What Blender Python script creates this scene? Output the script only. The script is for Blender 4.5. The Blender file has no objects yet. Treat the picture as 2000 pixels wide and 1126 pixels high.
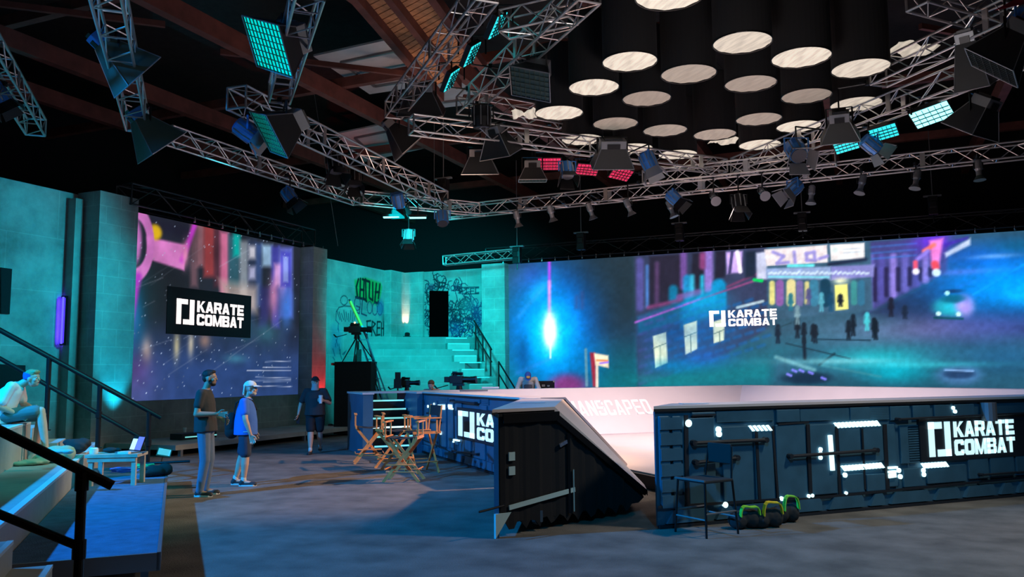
import bpy, bmesh, math, random
import numpy as np
from mathutils import Vector, Matrix, Euler
random.seed(7)
C = bpy.context.scene.collection
SC = bpy.context.scene
# ---------------------------------------------------------------- camera
EYE = 1.7
FPX = 1620.0
PIT = math.atan(167/1620.0); ROL = math.atan(0.0095)
_fw = Vector((0, math.cos(PIT), math.sin(PIT))); _r0 = Vector((1, 0, 0)); _u0 = _r0.cross(_fw)
RT = _r0*math.cos(ROL)-_u0*math.sin(ROL); UP = _u0*math.cos(ROL)+_r0*math.sin(ROL); FW = _fw
cd = bpy.data.cameras.new('camera'); cam = bpy.data.objects.new('camera', cd); C.objects.link(cam)
cd.sensor_width = 36; cd.lens = FPX/2000*36; cd.clip_start = 0.05; cd.clip_end = 200
cam.matrix_world = Matrix(((RT.x, UP.x, -FW.x, 0), (RT.y, UP.y, -FW.y, 0), (RT.z, UP.z, -FW.z, EYE), (0, 0, 0, 1)))
SC.camera = cam
# ---------------------------------------------------------------- world and exposure
w = bpy.data.worlds.new('world'); SC.world = w; w.use_nodes = True
w.node_tree.nodes['Background'].inputs[0].default_value = (0.10, 0.30, 0.42, 1)
w.node_tree.nodes['Background'].inputs[1].default_value = 0.022
SC.view_settings.view_transform = 'Standard'; SC.view_settings.look = 'None'
SC.view_settings.exposure = 0.0; SC.view_settings.gamma = 1.0; SC.view_settings.use_curve_mapping = False
# ---------------------------------------------------------------- frames of the place
TR, TG = math.radians(-23), math.radians(22)
def RM(a, b, z=0.0):
    return Vector((a*math.cos(TR)-b*math.sin(TR), a*math.sin(TR)+b*math.cos(TR), z))
def RG(a, b, z=0.0):
    return Vector((a*math.cos(TG)-b*math.sin(TG), a*math.sin(TG)+b*math.cos(TG), z))
def ray(x, y): return FW+RT*((x-1000)/FPX)-UP*((y-563)/FPX)
def onz(x, y, z):
    d = ray(x, y); return Vector((0, 0, EYE))+d*((z-EYE)/d.z)
def at(x, y, Y):
    d = ray(x, y); return Vector((0, 0, EYE))+d*(Y/d.y)
def plane_hit(x, y, o, n):
    d = ray(x, y); return Vector((0, 0, EYE))+d*((o-Vector((0, 0, EYE))).dot(n)/d.dot(n))
# ---------------------------------------------------------------- lights
def lamp(kind, name, loc, aim, power, col, size=0.3, angle=60, blend=0.5, sy=None):
    l = bpy.data.lights.new(name, kind); o = bpy.data.objects.new(name, l); C.objects.link(o)
    o.location = loc; l.energy = power; l.color = col
    if kind == 'SPOT': l.spot_size = math.radians(angle); l.spot_blend = blend; l.shadow_soft_size = size
    elif kind == 'AREA':
        l.size = size
        if sy: l.shape = 'RECTANGLE'; l.size_y = sy
        l.spread = math.radians(angle)
    else: l.shadow_soft_size = size
    if aim is not None:
        o.rotation_euler = (Vector(aim)-Vector(loc)).to_track_quat('-Z', 'Y').to_euler()
    return o
WARM = (1, .77, .71); CYAN = (0, .62, .95); TEAL = (0.0, .74, .80); BLUE = (0, .33, 1)
# keys over the pit, hung in the inner truss square
lamp('AREA', 'key_pit', RG(8.6, 12.2, 5.6), RG(9.6, 14.6, 0), 135, WARM, 1.1, 120)
lamp('AREA', 'key_pit', RG(12.3, 12.4, 5.6), RG(10.6, 13.6, 0), 118, WARM, 1.1, 120)
lamp('AREA', 'key_pit', RG(8.4, 16.4, 5.6), RG(9.8, 16.8, 0), 118, WARM, 1.1, 120)
lamp('AREA', 'key_pit', RG(12.0, 16.4, 5.6), RG(11, 15.0, 0), 98, WARM, 1.1, 120)
# blue-cyan wash from the upper left of the bleachers over the floor
lamp('SPOT', 'wash_blue', (-10.6, 6.4, 6.6), (-3.2, 11.5, 0), 9000, BLUE, .16, 75, .6)
lamp('SPOT', 'grid_fill', (-5.5, 7.5, 3.8), (-4.6, 13.5, 6.4), 60, (.8, .9, 1), .5, 110, .8)  # added fill on the trusses, no fixture of the hall
lamp('SPOT', 'wash_bleacher', (-4.0, 9.6, 6.2), (-7.6, 11.8, .9), 900, (0, .70, .80), .3, 56, .8)
lamp('SPOT', 'wash_wall_left', RM(-10.6, 14.3, 5.2), RM(-16.5, 10.6, 3.6), 1350, (0, .72, .95), .3, 74, .9)
lamp('SPOT', 'wash_column', RM(-10.2, 15.4, 5.4), RM(-15.8, 13.9, 3.2), 620, (0, .74, .9), .2, 38, .8)
lamp('SPOT', 'wash_bench', (-1.5, 6.0, 6.5), (-7.6, 11.5, .6), 700, (.02, .75, .7), .3, 60, .7)
# teal wash on the corner seating
lamp('SPOT', 'wash_corner', (-1.9, 20.9, 5.55), (-3.5, 30.6, 3.4), 6600, TEAL, .3, 66, .9)
lamp('SPOT', 'wash_corner', (-0.6, 22.6, 5.6), (-1.5, 30.5, 3.6), 1500, TEAL, .3, 60, .5)
# teal wash from behind the camera on the pit's near walls
lamp('SPOT', 'wash_pit_wall', (1.5, 1.5, 6.4), (4.8, 10.2, .6), 1050, (.0, .46, .9), .3, 62, .8)
lamp('SPOT', 'wash_pit_side', (-6.5, 8.5, 6.2), (-.2, 14.5, .6), 700, (.1, .4, 1), .3, 45, .8)
# warm lamp from the far right, grazing the chairs and the floor
lamp('SPOT', 'warm_floor', (5.5, 14.5, 6.3), (-2.4, 14.2, 0), 4200, (1, .60, .34), .12, 50, .6)
lamp('SPOT', 'warm_front', (6.5, 7.5, 7.0), (3.8, 7.2, 0), 1050, (1, .86, .68), .4, 95, .8)
# uplights
lamp('SPOT', 'uplight_red', RM(-15.2, 21.2, .34), RM(-15.5, 21.2, 2.0), 420, (1, .03, .03), .03, 42, .6)
lamp('SPOT', 'uplight_white', RM(-16.02, 27.42, 3.34), RM(-16.2, 27.6, 4.2), 200, (1, .68, .45), .02, 34, .7)
lamp('SPOT', 'uplight_cyan', RM(-15.4, 13.95, .4), RM(-15.79, 13.95, 3.0), 420, CYAN, .05, 50, .8)
lamp('SPOT', 'drum_spill', at(1225, 262, 15.6), at(1255, 90, 12.3), 34, (1, .85, .7), .05, 12, .5)
lamp('SPOT', 'grid_fill', (-1, 17, 5.2), (-1.5, 20, 9.5), 190, (1, .60, .42), .6, 150, .8)  # added upward fill for roof and trusses, not a real uplight
lamp('SPOT', 'grid_fill', (2.5, 9.5, 3.6), (2.5, 13, 9.0), 260, (1, .88, .84), .6, 150, .8)  # added fill from below to brighten the truss tubes
# ---------------------------------------------------------------- materials
def lin(c):
    return tuple(((x/255)/12.92 if x/255 <= .04045 else ((x/255+.055)/1.055)**2.4) for x in c)
def mat(name, col, rough=.6, metal=0.0, noise=0.0, nscale=6.0, bump=0.0, bscale=40.0, emit=None, estr=1.0, spec=None):
    m = bpy.data.materials.new(name); m.use_nodes = True; nt = m.node_tree; b = nt.nodes['Principled BSDF']
    b.inputs['Base Color'].default_value = (*col, 1); b.inputs['Roughness'].default_value = rough; b.inputs['Metallic'].default_value = metal
    if spec is not None: b.inputs['Specular IOR Level'].default_value = spec
    tc = nt.nodes.new('ShaderNodeTexCoord')
    if noise:
        n = nt.nodes.new('ShaderNodeTexNoise'); n.inputs['Scale'].default_value = nscale; n.inputs['Detail'].default_value = 6
        nt.links.new(tc.outputs['Object'], n.inputs['Vector'])
        r = nt.nodes.new('ShaderNodeMapRange'); r.inputs['From Min'].default_value = .3; r.inputs['From Max'].default_value = .7
        r.inputs['To Min'].default_value = 1-noise; r.inputs['To Max'].default_value = 1+noise
        nt.links.new(n.outputs['Fac'], r.inputs['Value'])
        mx = nt.nodes.new('ShaderNodeVectorMath'); mx.operation = 'SCALE'; mx.inputs[0].default_value = col
        nt.links.new(r.outputs[0], mx.inputs['Scale']); nt.links.new(mx.outputs[0], b.inputs['Base Color'])
    if bump:
        n = nt.nodes.new('ShaderNodeTexNoise'); n.inputs['Scale'].default_value = bscale; n.inputs['Detail'].default_value = 4
        nt.links.new(tc.outputs['Object'], n.inputs['Vector'])
        bp = nt.nodes.new('ShaderNodeBump'); bp.inputs['Strength'].default_value = bump; bp.inputs['Distance'].default_value = .02
        nt.links.new(n.outputs['Fac'], bp.inputs['Height']); nt.links.new(bp.outputs[0], b.inputs['Normal'])
    if emit:
        b.inputs['Emission Color'].default_value = (*emit, 1); b.inputs['Emission Strength'].default_value = estr
    return m
def concrete(name, col=(.34, .35, .34), bw=.8, bh=.4, joints=True, attr=None, dirt=.45):
    """painted set concrete: stains plus block joints; attr multiplies in painted marks"""
    m = bpy.data.materials.new(name); m.use_nodes = True; nt = m.node_tree; b = nt.nodes['Principled BSDF']; L = nt.links.new
    b.inputs['Roughness'].default_value = .8
    tc = nt.nodes.new('ShaderNodeTexCoord')
    n = nt.nodes.new('ShaderNodeTexNoise'); n.inputs['Scale'].default_value = .9; n.inputs['Detail'].default_value = 8; n.inputs['Roughness'].default_value = .65
    L(tc.outputs['Object'], n.inputs['Vector'])
    r = nt.nodes.new('ShaderNodeMapRange'); r.inputs['From Min'].default_value = .3; r.inputs['From Max'].default_value = .7
    r.inputs['To Min'].default_value = 1-dirt; r.inputs['To Max'].default_value = 1+dirt*.6
    L(n.outputs['Fac'], r.inputs['Value'])
    sc = nt.nodes.new('ShaderNodeVectorMath'); sc.operation = 'SCALE'; sc.inputs[0].default_value = col; L(r.outputs[0], sc.inputs['Scale'])
    out = sc.outputs[0]
    if joints:
        sx = nt.nodes.new('ShaderNodeSeparateXYZ'); L(tc.outputs['Object'], sx.inputs[0])
        ad = nt.nodes.new('ShaderNodeMath'); ad.operation = 'ADD'; L(sx.outputs[0], ad.inputs[0]); L(sx.outputs[1], ad.inputs[1])
        cb = nt.nodes.new('ShaderNodeCombineXYZ'); L(ad.outputs[0], cb.inputs[0]); L(sx.outputs[2], cb.inputs[1])
        br = nt.nodes.new('ShaderNodeTexBrick'); L(cb.outputs[0], br.inputs['Vector'])
        br.inputs['Scale'].default_value = 1; br.inputs['Brick Width'].default_value = bw; br.inputs['Row Height'].default_value = bh
        br.inputs['Mortar Size'].default_value = .012; br.inputs['Color1'].default_value = (1, 1, 1, 1); br.inputs['Color2'].default_value = (.93, .93, .93, 1)
        br.inputs['Mortar'].default_value = (1.18, 1.18, 1.18, 1)
        mm = nt.nodes.new('ShaderNodeVectorMath'); mm.operation = 'MULTIPLY'; L(out, mm.inputs[0]); L(br.outputs[0], mm.inputs[1]); out = mm.outputs[0]
    if attr:
        at_ = nt.nodes.new('ShaderNodeAttribute'); at_.attribute_name = attr
        mm = nt.nodes.new('ShaderNodeVectorMath'); mm.operation = 'MULTIPLY'; L(out, mm.inputs[0]); L(at_.outputs['Color'], mm.inputs[1]); out = mm.outputs[0]
    L(out, b.inputs['Base Color'])
    return m
def screen_mat(name, strength=1.0):
    m = bpy.data.materials.new(name); m.use_nodes = True; nt = m.node_tree; b = nt.nodes['Principled BSDF']
    b.inputs['Base Color'].default_value = (.01, .01, .01, 1); b.inputs['Roughness'].default_value = .5
    a = nt.nodes.new('ShaderNodeAttribute'); a.attribute_name = 'picture'
    nt.links.new(a.outputs['Color'], b.inputs['Emission Color']); b.inputs['Emission Strength'].default_value = strength
    return m
M = dict(
    black=mat('black paint', (.012, .013, .015), .55), drape=mat('black drape', (.008, .009, .012), .95, bump=.4, bscale=6),
    blackmetal=mat('black metal', (.02, .02, .022), .35, .6), alu=mat('aluminium tube', (.62, .60, .60), .34, .85),
    darktruss=mat('dark truss paint', (.04, .045, .05), .4, .6), white=mat('white paint', (.8, .8, .8), .5),
    bluemetal=mat('blue lamp housing', (.05, .22, .62), .35, .3), greymetal=mat('grey lamp housing', (.22, .23, .25), .4, .5),
    silver=mat('bright metal', (.7, .7, .72), .25, .9), rubber=mat('black rubber', (.015, .015, .015), .8),
    fabric=mat('black softbox fabric', (.014, .016, .018), .5, bump=.25, bscale=5), tealfab=mat('silver lined softbox fabric', (.05, .075, .06), .5, bump=.3, bscale=4),
    orange=mat('orange badge', (.9, .16, .05), .5, emit=(.8, .1, .03), estr=.12), redtag=mat('red tag', (.8, .04, .03), .6),
    pit=mat('pale pit vinyl', (.66, .57, .555), .38, noise=.03, nscale=1.5), pitlogo=mat('white floor print', (.98, .97, .95), .4),
    navy=mat('navy sci-fi panel', (.05, .14, .215), .42, .15, noise=.12, nscale=3), navydark=mat('dark seam', (.012, .017, .026), .6),
    navypanel=mat('raised navy panel', (.052, .15, .23), .38, .15, noise=.15, nscale=4),
    beam=mat('brown painted roof timber', (.15, .05, .038), .7, noise=.3, nscale=3), plank=mat('orange timber planks', (.52, .26, .12), .7, noise=.35, nscale=5),
    roof=mat('dark roof boards', (.02, .018, .018), .9, noise=.3), carpet=mat('dark charcoal carpet', (.15, .135, .12), .95, noise=.34, nscale=2.2, bump=.6, bscale=55),
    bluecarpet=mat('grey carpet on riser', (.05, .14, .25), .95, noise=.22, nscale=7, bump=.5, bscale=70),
    wood=mat('varnished beech', (.80, .28, .075), .4, noise=.2, nscale=8), canvas=mat('black canvas', (.02, .022, .025), .9),
    tube=mat('lit blue tube', (.05, .05, .9), .4, emit=(.10, .07, 1), estr=1.8),
    panelwhite=mat('white drawn ceiling panel', (.55, .58, .6), .6, noise=.1, nscale=2),
    led=mat('lit white led', (.6, .9, .95), .4, emit=(.62, .95, 1), estr=1.5),
    sign=mat('lit logo letters', (.8, .85, .9), .4, emit=(.55, .86, .93), estr=1.0),
    signwarm=mat('lit warm white letters', (.9, .85, .85), .4, emit=(1, .86, .84), estr=1.25),
    tealled=mat('lit teal led strip', (.3, .9, .9), .4, emit=(.25, .85, .82), estr=.8),
)
# ---------------------------------------------------------------- mesh builder
class MB:
    def __init__(s): s.v = []; s.f = []; s.m = []; s.M = Matrix.Identity(4)
    def add(s, vs, fs, m=0):
        o = len(s.v); s.v += [tuple(s.M @ Vector(p)) for p in vs]; s.f += [tuple(i+o for i in f) for f in fs]; s.m += [m]*len(fs); return s
    def box(s, x0, x1, y0, y1, z0, z1, m=0):
        v = [(x, y, z) for z in (z0, z1) for y in (y0, y1) for x in (x0, x1)]
        return s.add(v, [(0, 2, 3, 1), (4, 5, 7, 6), (0, 1, 5, 4), (2, 6, 7, 3), (0, 4, 6, 2), (1, 3, 7, 5)], m)
    def bar(s, p0, p1, w, h, m=0, up=(0, 0, 1)):
        p0, p1 = Vector(p0), Vector(p1); d = (p1-p0).normalized(); u = Vector(up)
        if abs(d.dot(u)) > .98: u = Vector((0, 1, 0))
        r = d.cross(u).normalized(); u = r.cross(d)
        v = [p+r*a*w/2+u*b*h/2 for p in (p0, p1) for b in (-1, 1) for a in (-1, 1)]
        return s.add(v, [(0, 2, 3, 1), (4, 5, 7, 6), (0, 1, 5, 4), (2, 6, 7, 3), (0, 4, 6, 2), (1, 3, 7, 5)], m)
    def tube(s, p0, p1, r, r1=None, n=8, m=0, cap=True):
        p0, p1 = Vector(p0), Vector(p1); r1 = r if r1 is None else r1; d = (p1-p0).normalized()
        u = Vector((0, 0, 1)) if abs(d.z) < .9 else Vector((1, 0, 0)); a = d.cross(u).normalized(); b = d.cross(a)
        v = []
        for p, q in ((p0, r), (p1, r1)):
            for i in range(n):
                t = 2*math.pi*i/n; v.append(p+a*math.cos(t)*q+b*math.sin(t)*q)
        f = [(i, (i+1) % n, n+(i+1) % n, n+i) for i in range(n)]
        if cap: f += [tuple(range(n-1, -1, -1)), tuple(range(n, 2*n))]
        return s.add(v, f, m)
    def path(s, pts, r, n=6, m=0):
        pts = [Vector(p) for p in pts]
        v = []; N = len(pts)
        for k, p in enumerate(pts):
            d = (pts[min(k+1, N-1)]-pts[max(k-1, 0)]).normalized()
            u = Vector((0, 0, 1)) if abs(d.z) < .92 else Vector((1, 0, 0)); a = d.cross(u).normalized(); b = d.cross(a)
            v += [p+a*math.cos(2*math.pi*i/n)*r+b*math.sin(2*math.pi*i/n)*r for i in range(n)]
        f = [(k*n+i, k*n+(i+1) % n, (k+1)*n+(i+1) % n, (k+1)*n+i) for k in range(N-1) for i in range(n)]
        f += [tuple(range(n-1, -1, -1)), tuple(range((N-1)*n, N*n))]
        return s.add(v, f, m)
    def lathe(s, prof, n=20, m=0, cx=0, cy=0):
        v = [(cx+r*math.cos(2*math.pi*i/n), cy+r*math.sin(2*math.pi*i/n), z) for r, z in prof for i in range(n)]
        f = [(k*n+i, k*n+(i+1) % n, (k+1)*n+(i+1) % n, (k+1)*n+i) for k in range(len(prof)-1) for i in range(n)]
        f += [tuple(range(n-1, -1, -1)), tuple(range((len(prof)-1)*n, len(prof)*n))]
        return s.add(v, f, m)
    def prism(s, lo, hi, m=0):
        n = len(lo); v = list(lo)+list(hi)
        return s.add(v, [tuple(range(n-1, -1, -1)), tuple(range(n, 2*n))]+[(i, (i+1) % n, n+(i+1) % n, n+i) for i in range(n)], m)
    def blob(s, c, rx, ry, rz, m=0, n=12, k=8, wob=0):
        v = []
        for j in range(k+1):
            t = math.pi*j/k
            for i in range(n):
                a = 2*math.pi*i/n; q = 1+random.uniform(-wob, wob)
                v.append((c[0]+rx*q*math.sin(t)*math.cos(a), c[1]+ry*q*math.sin(t)*math.sin(a), c[2]+rz*q*math.cos(t)))
        f = [(j*n+i, j*n+(i+1) % n, (j+1)*n+(i+1) % n, (j+1)*n+i) for j in range(k) for i in range(n)]
        return s.add(v, f, m)
    def build(s, name, mats, parent=None, smooth=False, bevel=0, fixn=True):
        me = bpy.data.meshes.new(name); me.from_pydata(s.v, [], s.f)
        if not isinstance(mats, (list, tuple)): mats = [mats]
        for q in mats: me.materials.append(M[q] if isinstance(q, str) else q)
        me.polygons.foreach_set('material_index', s.m)
        if fixn:
            b = bmesh.new(); b.from_mesh(me); bmesh.ops.recalc_face_normals(b, faces=b.faces); b.to_mesh(me); b.free()
        if smooth: me.polygons.foreach_set('use_smooth', [True]*len(me.polygons))
        me.update()
        o = bpy.data.objects.new(name, me); C.objects.link(o)
        if parent: o.parent = parent
        if bevel:
            bv = o.modifiers.new('bevel', 'BEVEL'); bv.width = bevel; bv.segments = 2; bv.limit_method = 'ANGLE'
        return o
def thing(name, label, cat, loc=(0, 0, 0), rz=0.0, group=None):
    o = bpy.data.objects.new(name, None); C.objects.link(o); o.location = loc; o.rotation_euler = (0, 0, rz); o.empty_display_size = .2
    o['label'] = label; o['category'] = cat
    if group: o['group'] = group
    return o
def tag(o, label, cat, group=None, kind=None):
    o['label'] = label; o['category'] = cat
    if group: o['group'] = group
    if kind: o['kind'] = kind
    return o
def part(o, label): o['label'] = label; return o
def struct(name, mb, mats, loc=(0, 0, 0), rz=0.0, parent=None, **k):
    o = mb.build(name, mats, parent, **k)
    if not parent: o['kind'] = 'structure'
    o.location = loc; o.rotation_euler = (0, 0, rz); return o
def frame_mat(o, d, up=(0, 0, 1)):
    """matrix whose -Z looks along d"""
    q = Vector(d).to_track_quat('-Z', 'Y'); return Matrix.Translation(o) @ q.to_matrix().to_4x4()
# ---------------------------------------------------------------- lettering
def _ring(x0, y0, x1, y1, tx, ty, c):
    o = [(x0+c, y0), (x1-c, y0), (x1, y0+c), (x1, y1-c), (x1-c, y1), (x0+c, y1), (x0, y1-c), (x0, y0+c)]
    d = c*.45; a0, b0, a1, b1 = x0+tx, y0+ty, x1-tx, y1-ty
    i = [(a0+d, b0), (a1-d, b0), (a1, b0+d), (a1, b1-d), (a1-d, b1), (a0+d, b1), (a0, b1-d), (a0, b0+d)]
    return [[o[k], o[(k+1) % 8], i[(k+1) % 8], i[k]] for k in range(8)]   # 0 bottom,1 br,2 right,3 tr,4 top,5 tl,6 left,7 bl
def R_(x0, y0, x1, y1): return [(x0, y0), (x1, y0), (x1, y1), (x0, y1)]
def glyph(ch, tx=.31, ty=.25):
    c = .13; r = _ring(0, 0, 1, 1, tx, ty, c)
    if ch == 'O': return r
    if ch == 'C': return [r[k] for k in (0, 1, 3, 4, 5, 6, 7)]+[R_(1-tx, c, 1, .36), R_(1-tx, .64, 1, 1-c)]
    if ch == 'D': return [R_(0, 0, tx, 1), R_(0, 0, .8, ty), R_(0, 1-ty, .8, 1)]+[r[k] for k in (1, 2, 3)]
    if ch == 'K': return [R_(0, 0, tx, 1), [(tx*.9, .36), (.66, 1), (1, 1), (tx*.9, .36+.3-.2)], [(.28, .56), (.5, .68), (1.02, 0), (.68, 0)]]
    if ch == 'A': return [[(0, 0), (tx*.98, 0), (.6, 1), (.34, 1)], [(1, 0), (1-tx*.98, 0), (.4, 1), (.66, 1)], R_(.2, .17, .8, .17+ty*.8)]
    if ch == 'R': return [R_(0, 0, tx, 1), R_(0, 1-ty, .85, 1), R_(0, .36, .85, .36+ty*.85), [(.85, .36), (1, .46), (1, .9), (.85, 1)], R_(1-tx, .4, .9, .95), [(.5, .4), (.8, .4), (1, 0), (.7, 0)]]
    if ch == 'P': return [R_(0, 0, tx, 1), R_(0, 1-ty, .85, 1), R_(0, .36, .85, .36+ty*.85), [(.85, .36), (1, .46), (1, .9), (.85, 1)], R_(1-tx, .4, .9, .95)]
    if ch == 'B': return [R_(0, 0, tx, 1), R_(0, 1-ty, .86, 1), R_(0, .42, .86, .42+ty*.72), R_(0, 0, .86, ty), [(.86, 0), (1, .1), (1, .4), (.92, .5), (1-tx, .5), (1-tx, 0)], [(.86, 1), (.97, .9), (.97, .6), (.9, .5), (1-tx, .5), (1-tx, 1)]]
    if ch == 'T': return [R_(0, 1-ty, 1, 1), R_(.5-tx/2, 0, .5+tx/2, 1)]
    if ch == 'E': return [R_(0, 0, tx, 1), R_(0, 0, 1, ty), R_(0, 1-ty, 1, 1), R_(0, .5-ty*.45, .92, .5+ty*.45)]
    if ch == 'M': return [R_(0, 0, tx*.72, 1), R_(1-tx*.72, 0, 1, 1), [(0, 1), (.25, 1), (.57, .0), (.43, 0)], [(1, 1), (.75, 1), (.43, 0), (.57, 0)]]
    if ch == 'N': return [R_(0, 0, tx, 1), R_(1-tx, 0, 1, 1), [(0, 1), (tx*1.1, 1), (1, 0), (1-tx*1.1, 0)]]
    if ch == 'S': return [R_(0, 0, .9, ty), R_(.05, .5-ty/2, .95, .5+ty/2), R_(.1, 1-ty, 1, 1), R_(0, .45, tx, .95), R_(1-tx, .05, 1, .55), [(0, .95), (.1, 1), (.3, 1), (.2, .8)], [(1, .05), (.9, 0), (.7, 0), (.8, .2)], R_(0, 0, tx, .3), R_(1-tx, .7, 1, 1)]
    if ch == 'I': return [R_(.5-tx/2, 0, .5+tx/2, 1)]
    return []
def text_polys(s, x, y, w, h, widths=None, gap=.12, **k):
    """boxes of polygons for a word of total width w and height h"""
    ws = [(widths or {}).get(c, 1.0) for c in s]; tot = sum(ws)+gap*(len(s)-1); q = w/tot; out = []; cx = x
    for c, a in zip(s, ws):
        for p in glyph(c, **k): out.append([(cx+u*a*q, y+v*h) for u, v in p])
        cx += (a+gap)*q
    return out
def emblem_polys(x, y, w, h):
    t = .26
    return [[(x, y), (x+w*t, y), (x+w*t, y+h), (x, y+h)], [(x, y+h*(1-.2)), (x+w*.62, y+h*.8), (x+w*.62, y+h), (x, y+h)],
            [(x+w*(1-t), y), (x+w, y), (x+w, y+h), (x+w*(1-t), y+h)], [(x+w*.38, y), (x+w, y), (x+w, y+h*.2), (x+w*.38, y+h*.2)]]
def kc_logo(W, H):
    """KARATE COMBAT emblem and words in a W x H box, from 0,0"""
    P = emblem_polys(0, 0, W*.245, H)
    x = W*.285; ww = W-x
    P += text_polys('KARATE', x, H*.53, ww, H*.46, dict(E=.88, T=.95), gap=.09)
    P += text_polys('COMBAT', x, H*.0, ww, H*.46, dict(M=1.25, T=.92), gap=.09)
    return P
def put_polys(mb, polys, f, dep, m=0):
    """f(u,v,d)->point; polygons extruded by dep"""
    for p in polys: mb.prism([f(u, v, 0) for u, v in p], [f(u, v, dep) for u, v in p], m)
    return mb
# ================================================================ painted pictures (led content, graffiti)
class Canvas:
    """a picture held on the vertices of a fine grid lying in the XZ plane of an object"""
    def __init__(s, origin, rz, x0, x1, z0, z1, step, base):
        s.mw = Matrix.Translation(origin) @ Matrix.Rotation(rz, 4, 'Z'); s.inv = s.mw.inverted()
        s.o = Vector(origin); s.n = s.mw.to_3x3() @ Vector((0, 1, 0)); s.rz = rz
        nx = int((x1-x0)/step)+1; nz = int((z1-z0)/step)+1
        s.nx, s.nz = nx, nz
        s.X, s.Z = np.meshgrid(np.linspace(x0, x1, nx), np.linspace(z0, z1, nz))
        s.c = np.ones((nz, nx, 3))*np.array(base)/255.0
    def q(s, px, py):
        p = s.inv @ plane_hit(px, py, s.o, s.n); return (p.x, p.z)
    def mix(s, a, col): a = np.clip(a, 0, 1)[..., None]; s.c = s.c*(1-a)+np.array(col)/255.0*a
    def addc(s, a, col): s.c = s.c+np.clip(a, 0, 4)[..., None]*np.array(col)/255.0
    def sd_poly(s, pts):
        P = [s.q(*p) for p in pts]; ar = sum(P[i][0]*P[(i+1) % len(P)][1]-P[(i+1) % len(P)][0]*P[i][1] for i in range(len(P)))
        if ar < 0: P = P[::-1]
        d = np.full(s.X.shape, 1e9)
        for i in range(len(P)):
            a, b = P[i], P[(i+1) % len(P)]; ex, ey = b[0]-a[0], b[1]-a[1]; L = math.hypot(ex, ey) or 1e-6
            d = np.minimum(d, (ex*(s.Z-a[1])-ey*(s.X-a[0]))/L)
        return d
    def poly(s, pts, col, soft=.04, al=1.0): s.mix(np.clip(s.sd_poly(pts)/soft+.5, 0, 1)*al, col)
    def line(s, p, r, wd, col, soft=.03, al=1.0):
        a, b = s.q(*p), s.q(*r); s.seg(a, b, wd, col, soft, al)
    def seg(s, a, b, wd, col, soft=.03, al=1.0):
        ex, ey = b[0]-a[0], b[1]-a[1]; L2 = ex*ex+ey*ey or 1e-9
        t = np.clip(((s.X-a[0])*ex+(s.Z-a[1])*ey)/L2, 0, 1)
        d = np.hypot(s.X-a[0]-t*ex, s.Z-a[1]-t*ey)
        s.mix(np.clip((wd/2-d)/soft+.5, 0, 1)*al, col)
    def pline(s, pts, wd, col, soft=.03, al=1.0):
        for a, b in zip(pts[:-1], pts[1:]): s.line(a, b, wd, col, soft, al)
    def glow(s, p, rx, rz, col, al=1.0, pw=1.0, add=False, slant=0):
        x, z = s.q(*p); g = np.exp(-((((s.X-x)-slant*(s.Z-z))/rx)**2+((s.Z-z)/rz)**2)**pw)*al
        (s.addc if add else s.mix)(g, col)
    def noise(s, sc, amp, seed=1, sx=1.0):
        rng = np.random.RandomState(seed); out = 0
        for o in range(4):
            k = sc*2**o; g = rng.rand(64, 64)
            x = s.X*k*sx+7.3*o; z = s.Z*k+3.1*o; xi = np.floor(x).astype(int); zi = np.floor(z).astype(int); fx = x-xi; fz = z-zi
            fx = fx*fx*(3-2*fx); fz = fz*fz*(3-2*fz); G = lambda i, j: g[j % 64, i % 64]
            out = out+((G(xi, zi)*(1-fx)+G(xi+1, zi)*fx)*(1-fz)+(G(xi, zi+1)*(1-fx)+G(xi+1, zi+1)*fx)*fz-.5)/2**o
        s.c = s.c*(1+out*amp)[..., None]
    def mesh(s, name, m, parent=None, y=0.0, gain=1.0):
        nx, nz = s.nx, s.nz
        v = np.stack([s.X, np.full(s.X.shape, y), s.Z], -1).reshape(-1, 3)
        i = np.arange(nx*nz).reshape(nz, nx); f = np.stack([i[:-1, :-1], i[:-1, 1:], i[1:, 1:], i[1:, :-1]], -1).reshape(-1, 4)
        me = bpy.data.meshes.new(name); me.from_pydata(v.tolist(), [], f.tolist()); me.materials.append(m)
        c = np.clip(s.c, 0, 1); c = np.where(c <= .04045, c/12.92, ((c+.055)/1.055)**2.4)*gain
        a = me.color_attributes.new('picture', 'FLOAT_COLOR', 'POINT'); a.data.foreach_set('color', np.concatenate([c, np.ones((nz, nx, 1))], -1).astype(np.float32).ravel())
        o = bpy.data.objects.new(name, me); C.objects.link(o)
        if parent: o.parent = parent
        return o
# ================================================================ the hall
ROOMC = RM(0, 0)
def rmbox(name, a0, a1, b0, b1, z0, z1, m, parent=None):
    return struct(name, MB().box(a0, a1, b0, b1, z0, z1), m, rz=TR)
rmbox('floor', -24, 15, -6, 34, -.1, 0, 'carpet')
rmbox('ceiling', -24, 15, -6, 34, 10.9, 11.0, 'roof')
for nm, a0, a1, b0, b1 in (('wall_hall_back', -24, 15, 33.8, 34), ('wall_hall_left', -24, -23.8, -6, 34), ('wall_hall_right', 14.8, 15, -6, 34), ('wall_hall_front', -24, 15, -6, -5.8)):
    rmbox(nm, a0, a1, b0, b1, 0, 10.9, 'drape')
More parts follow.
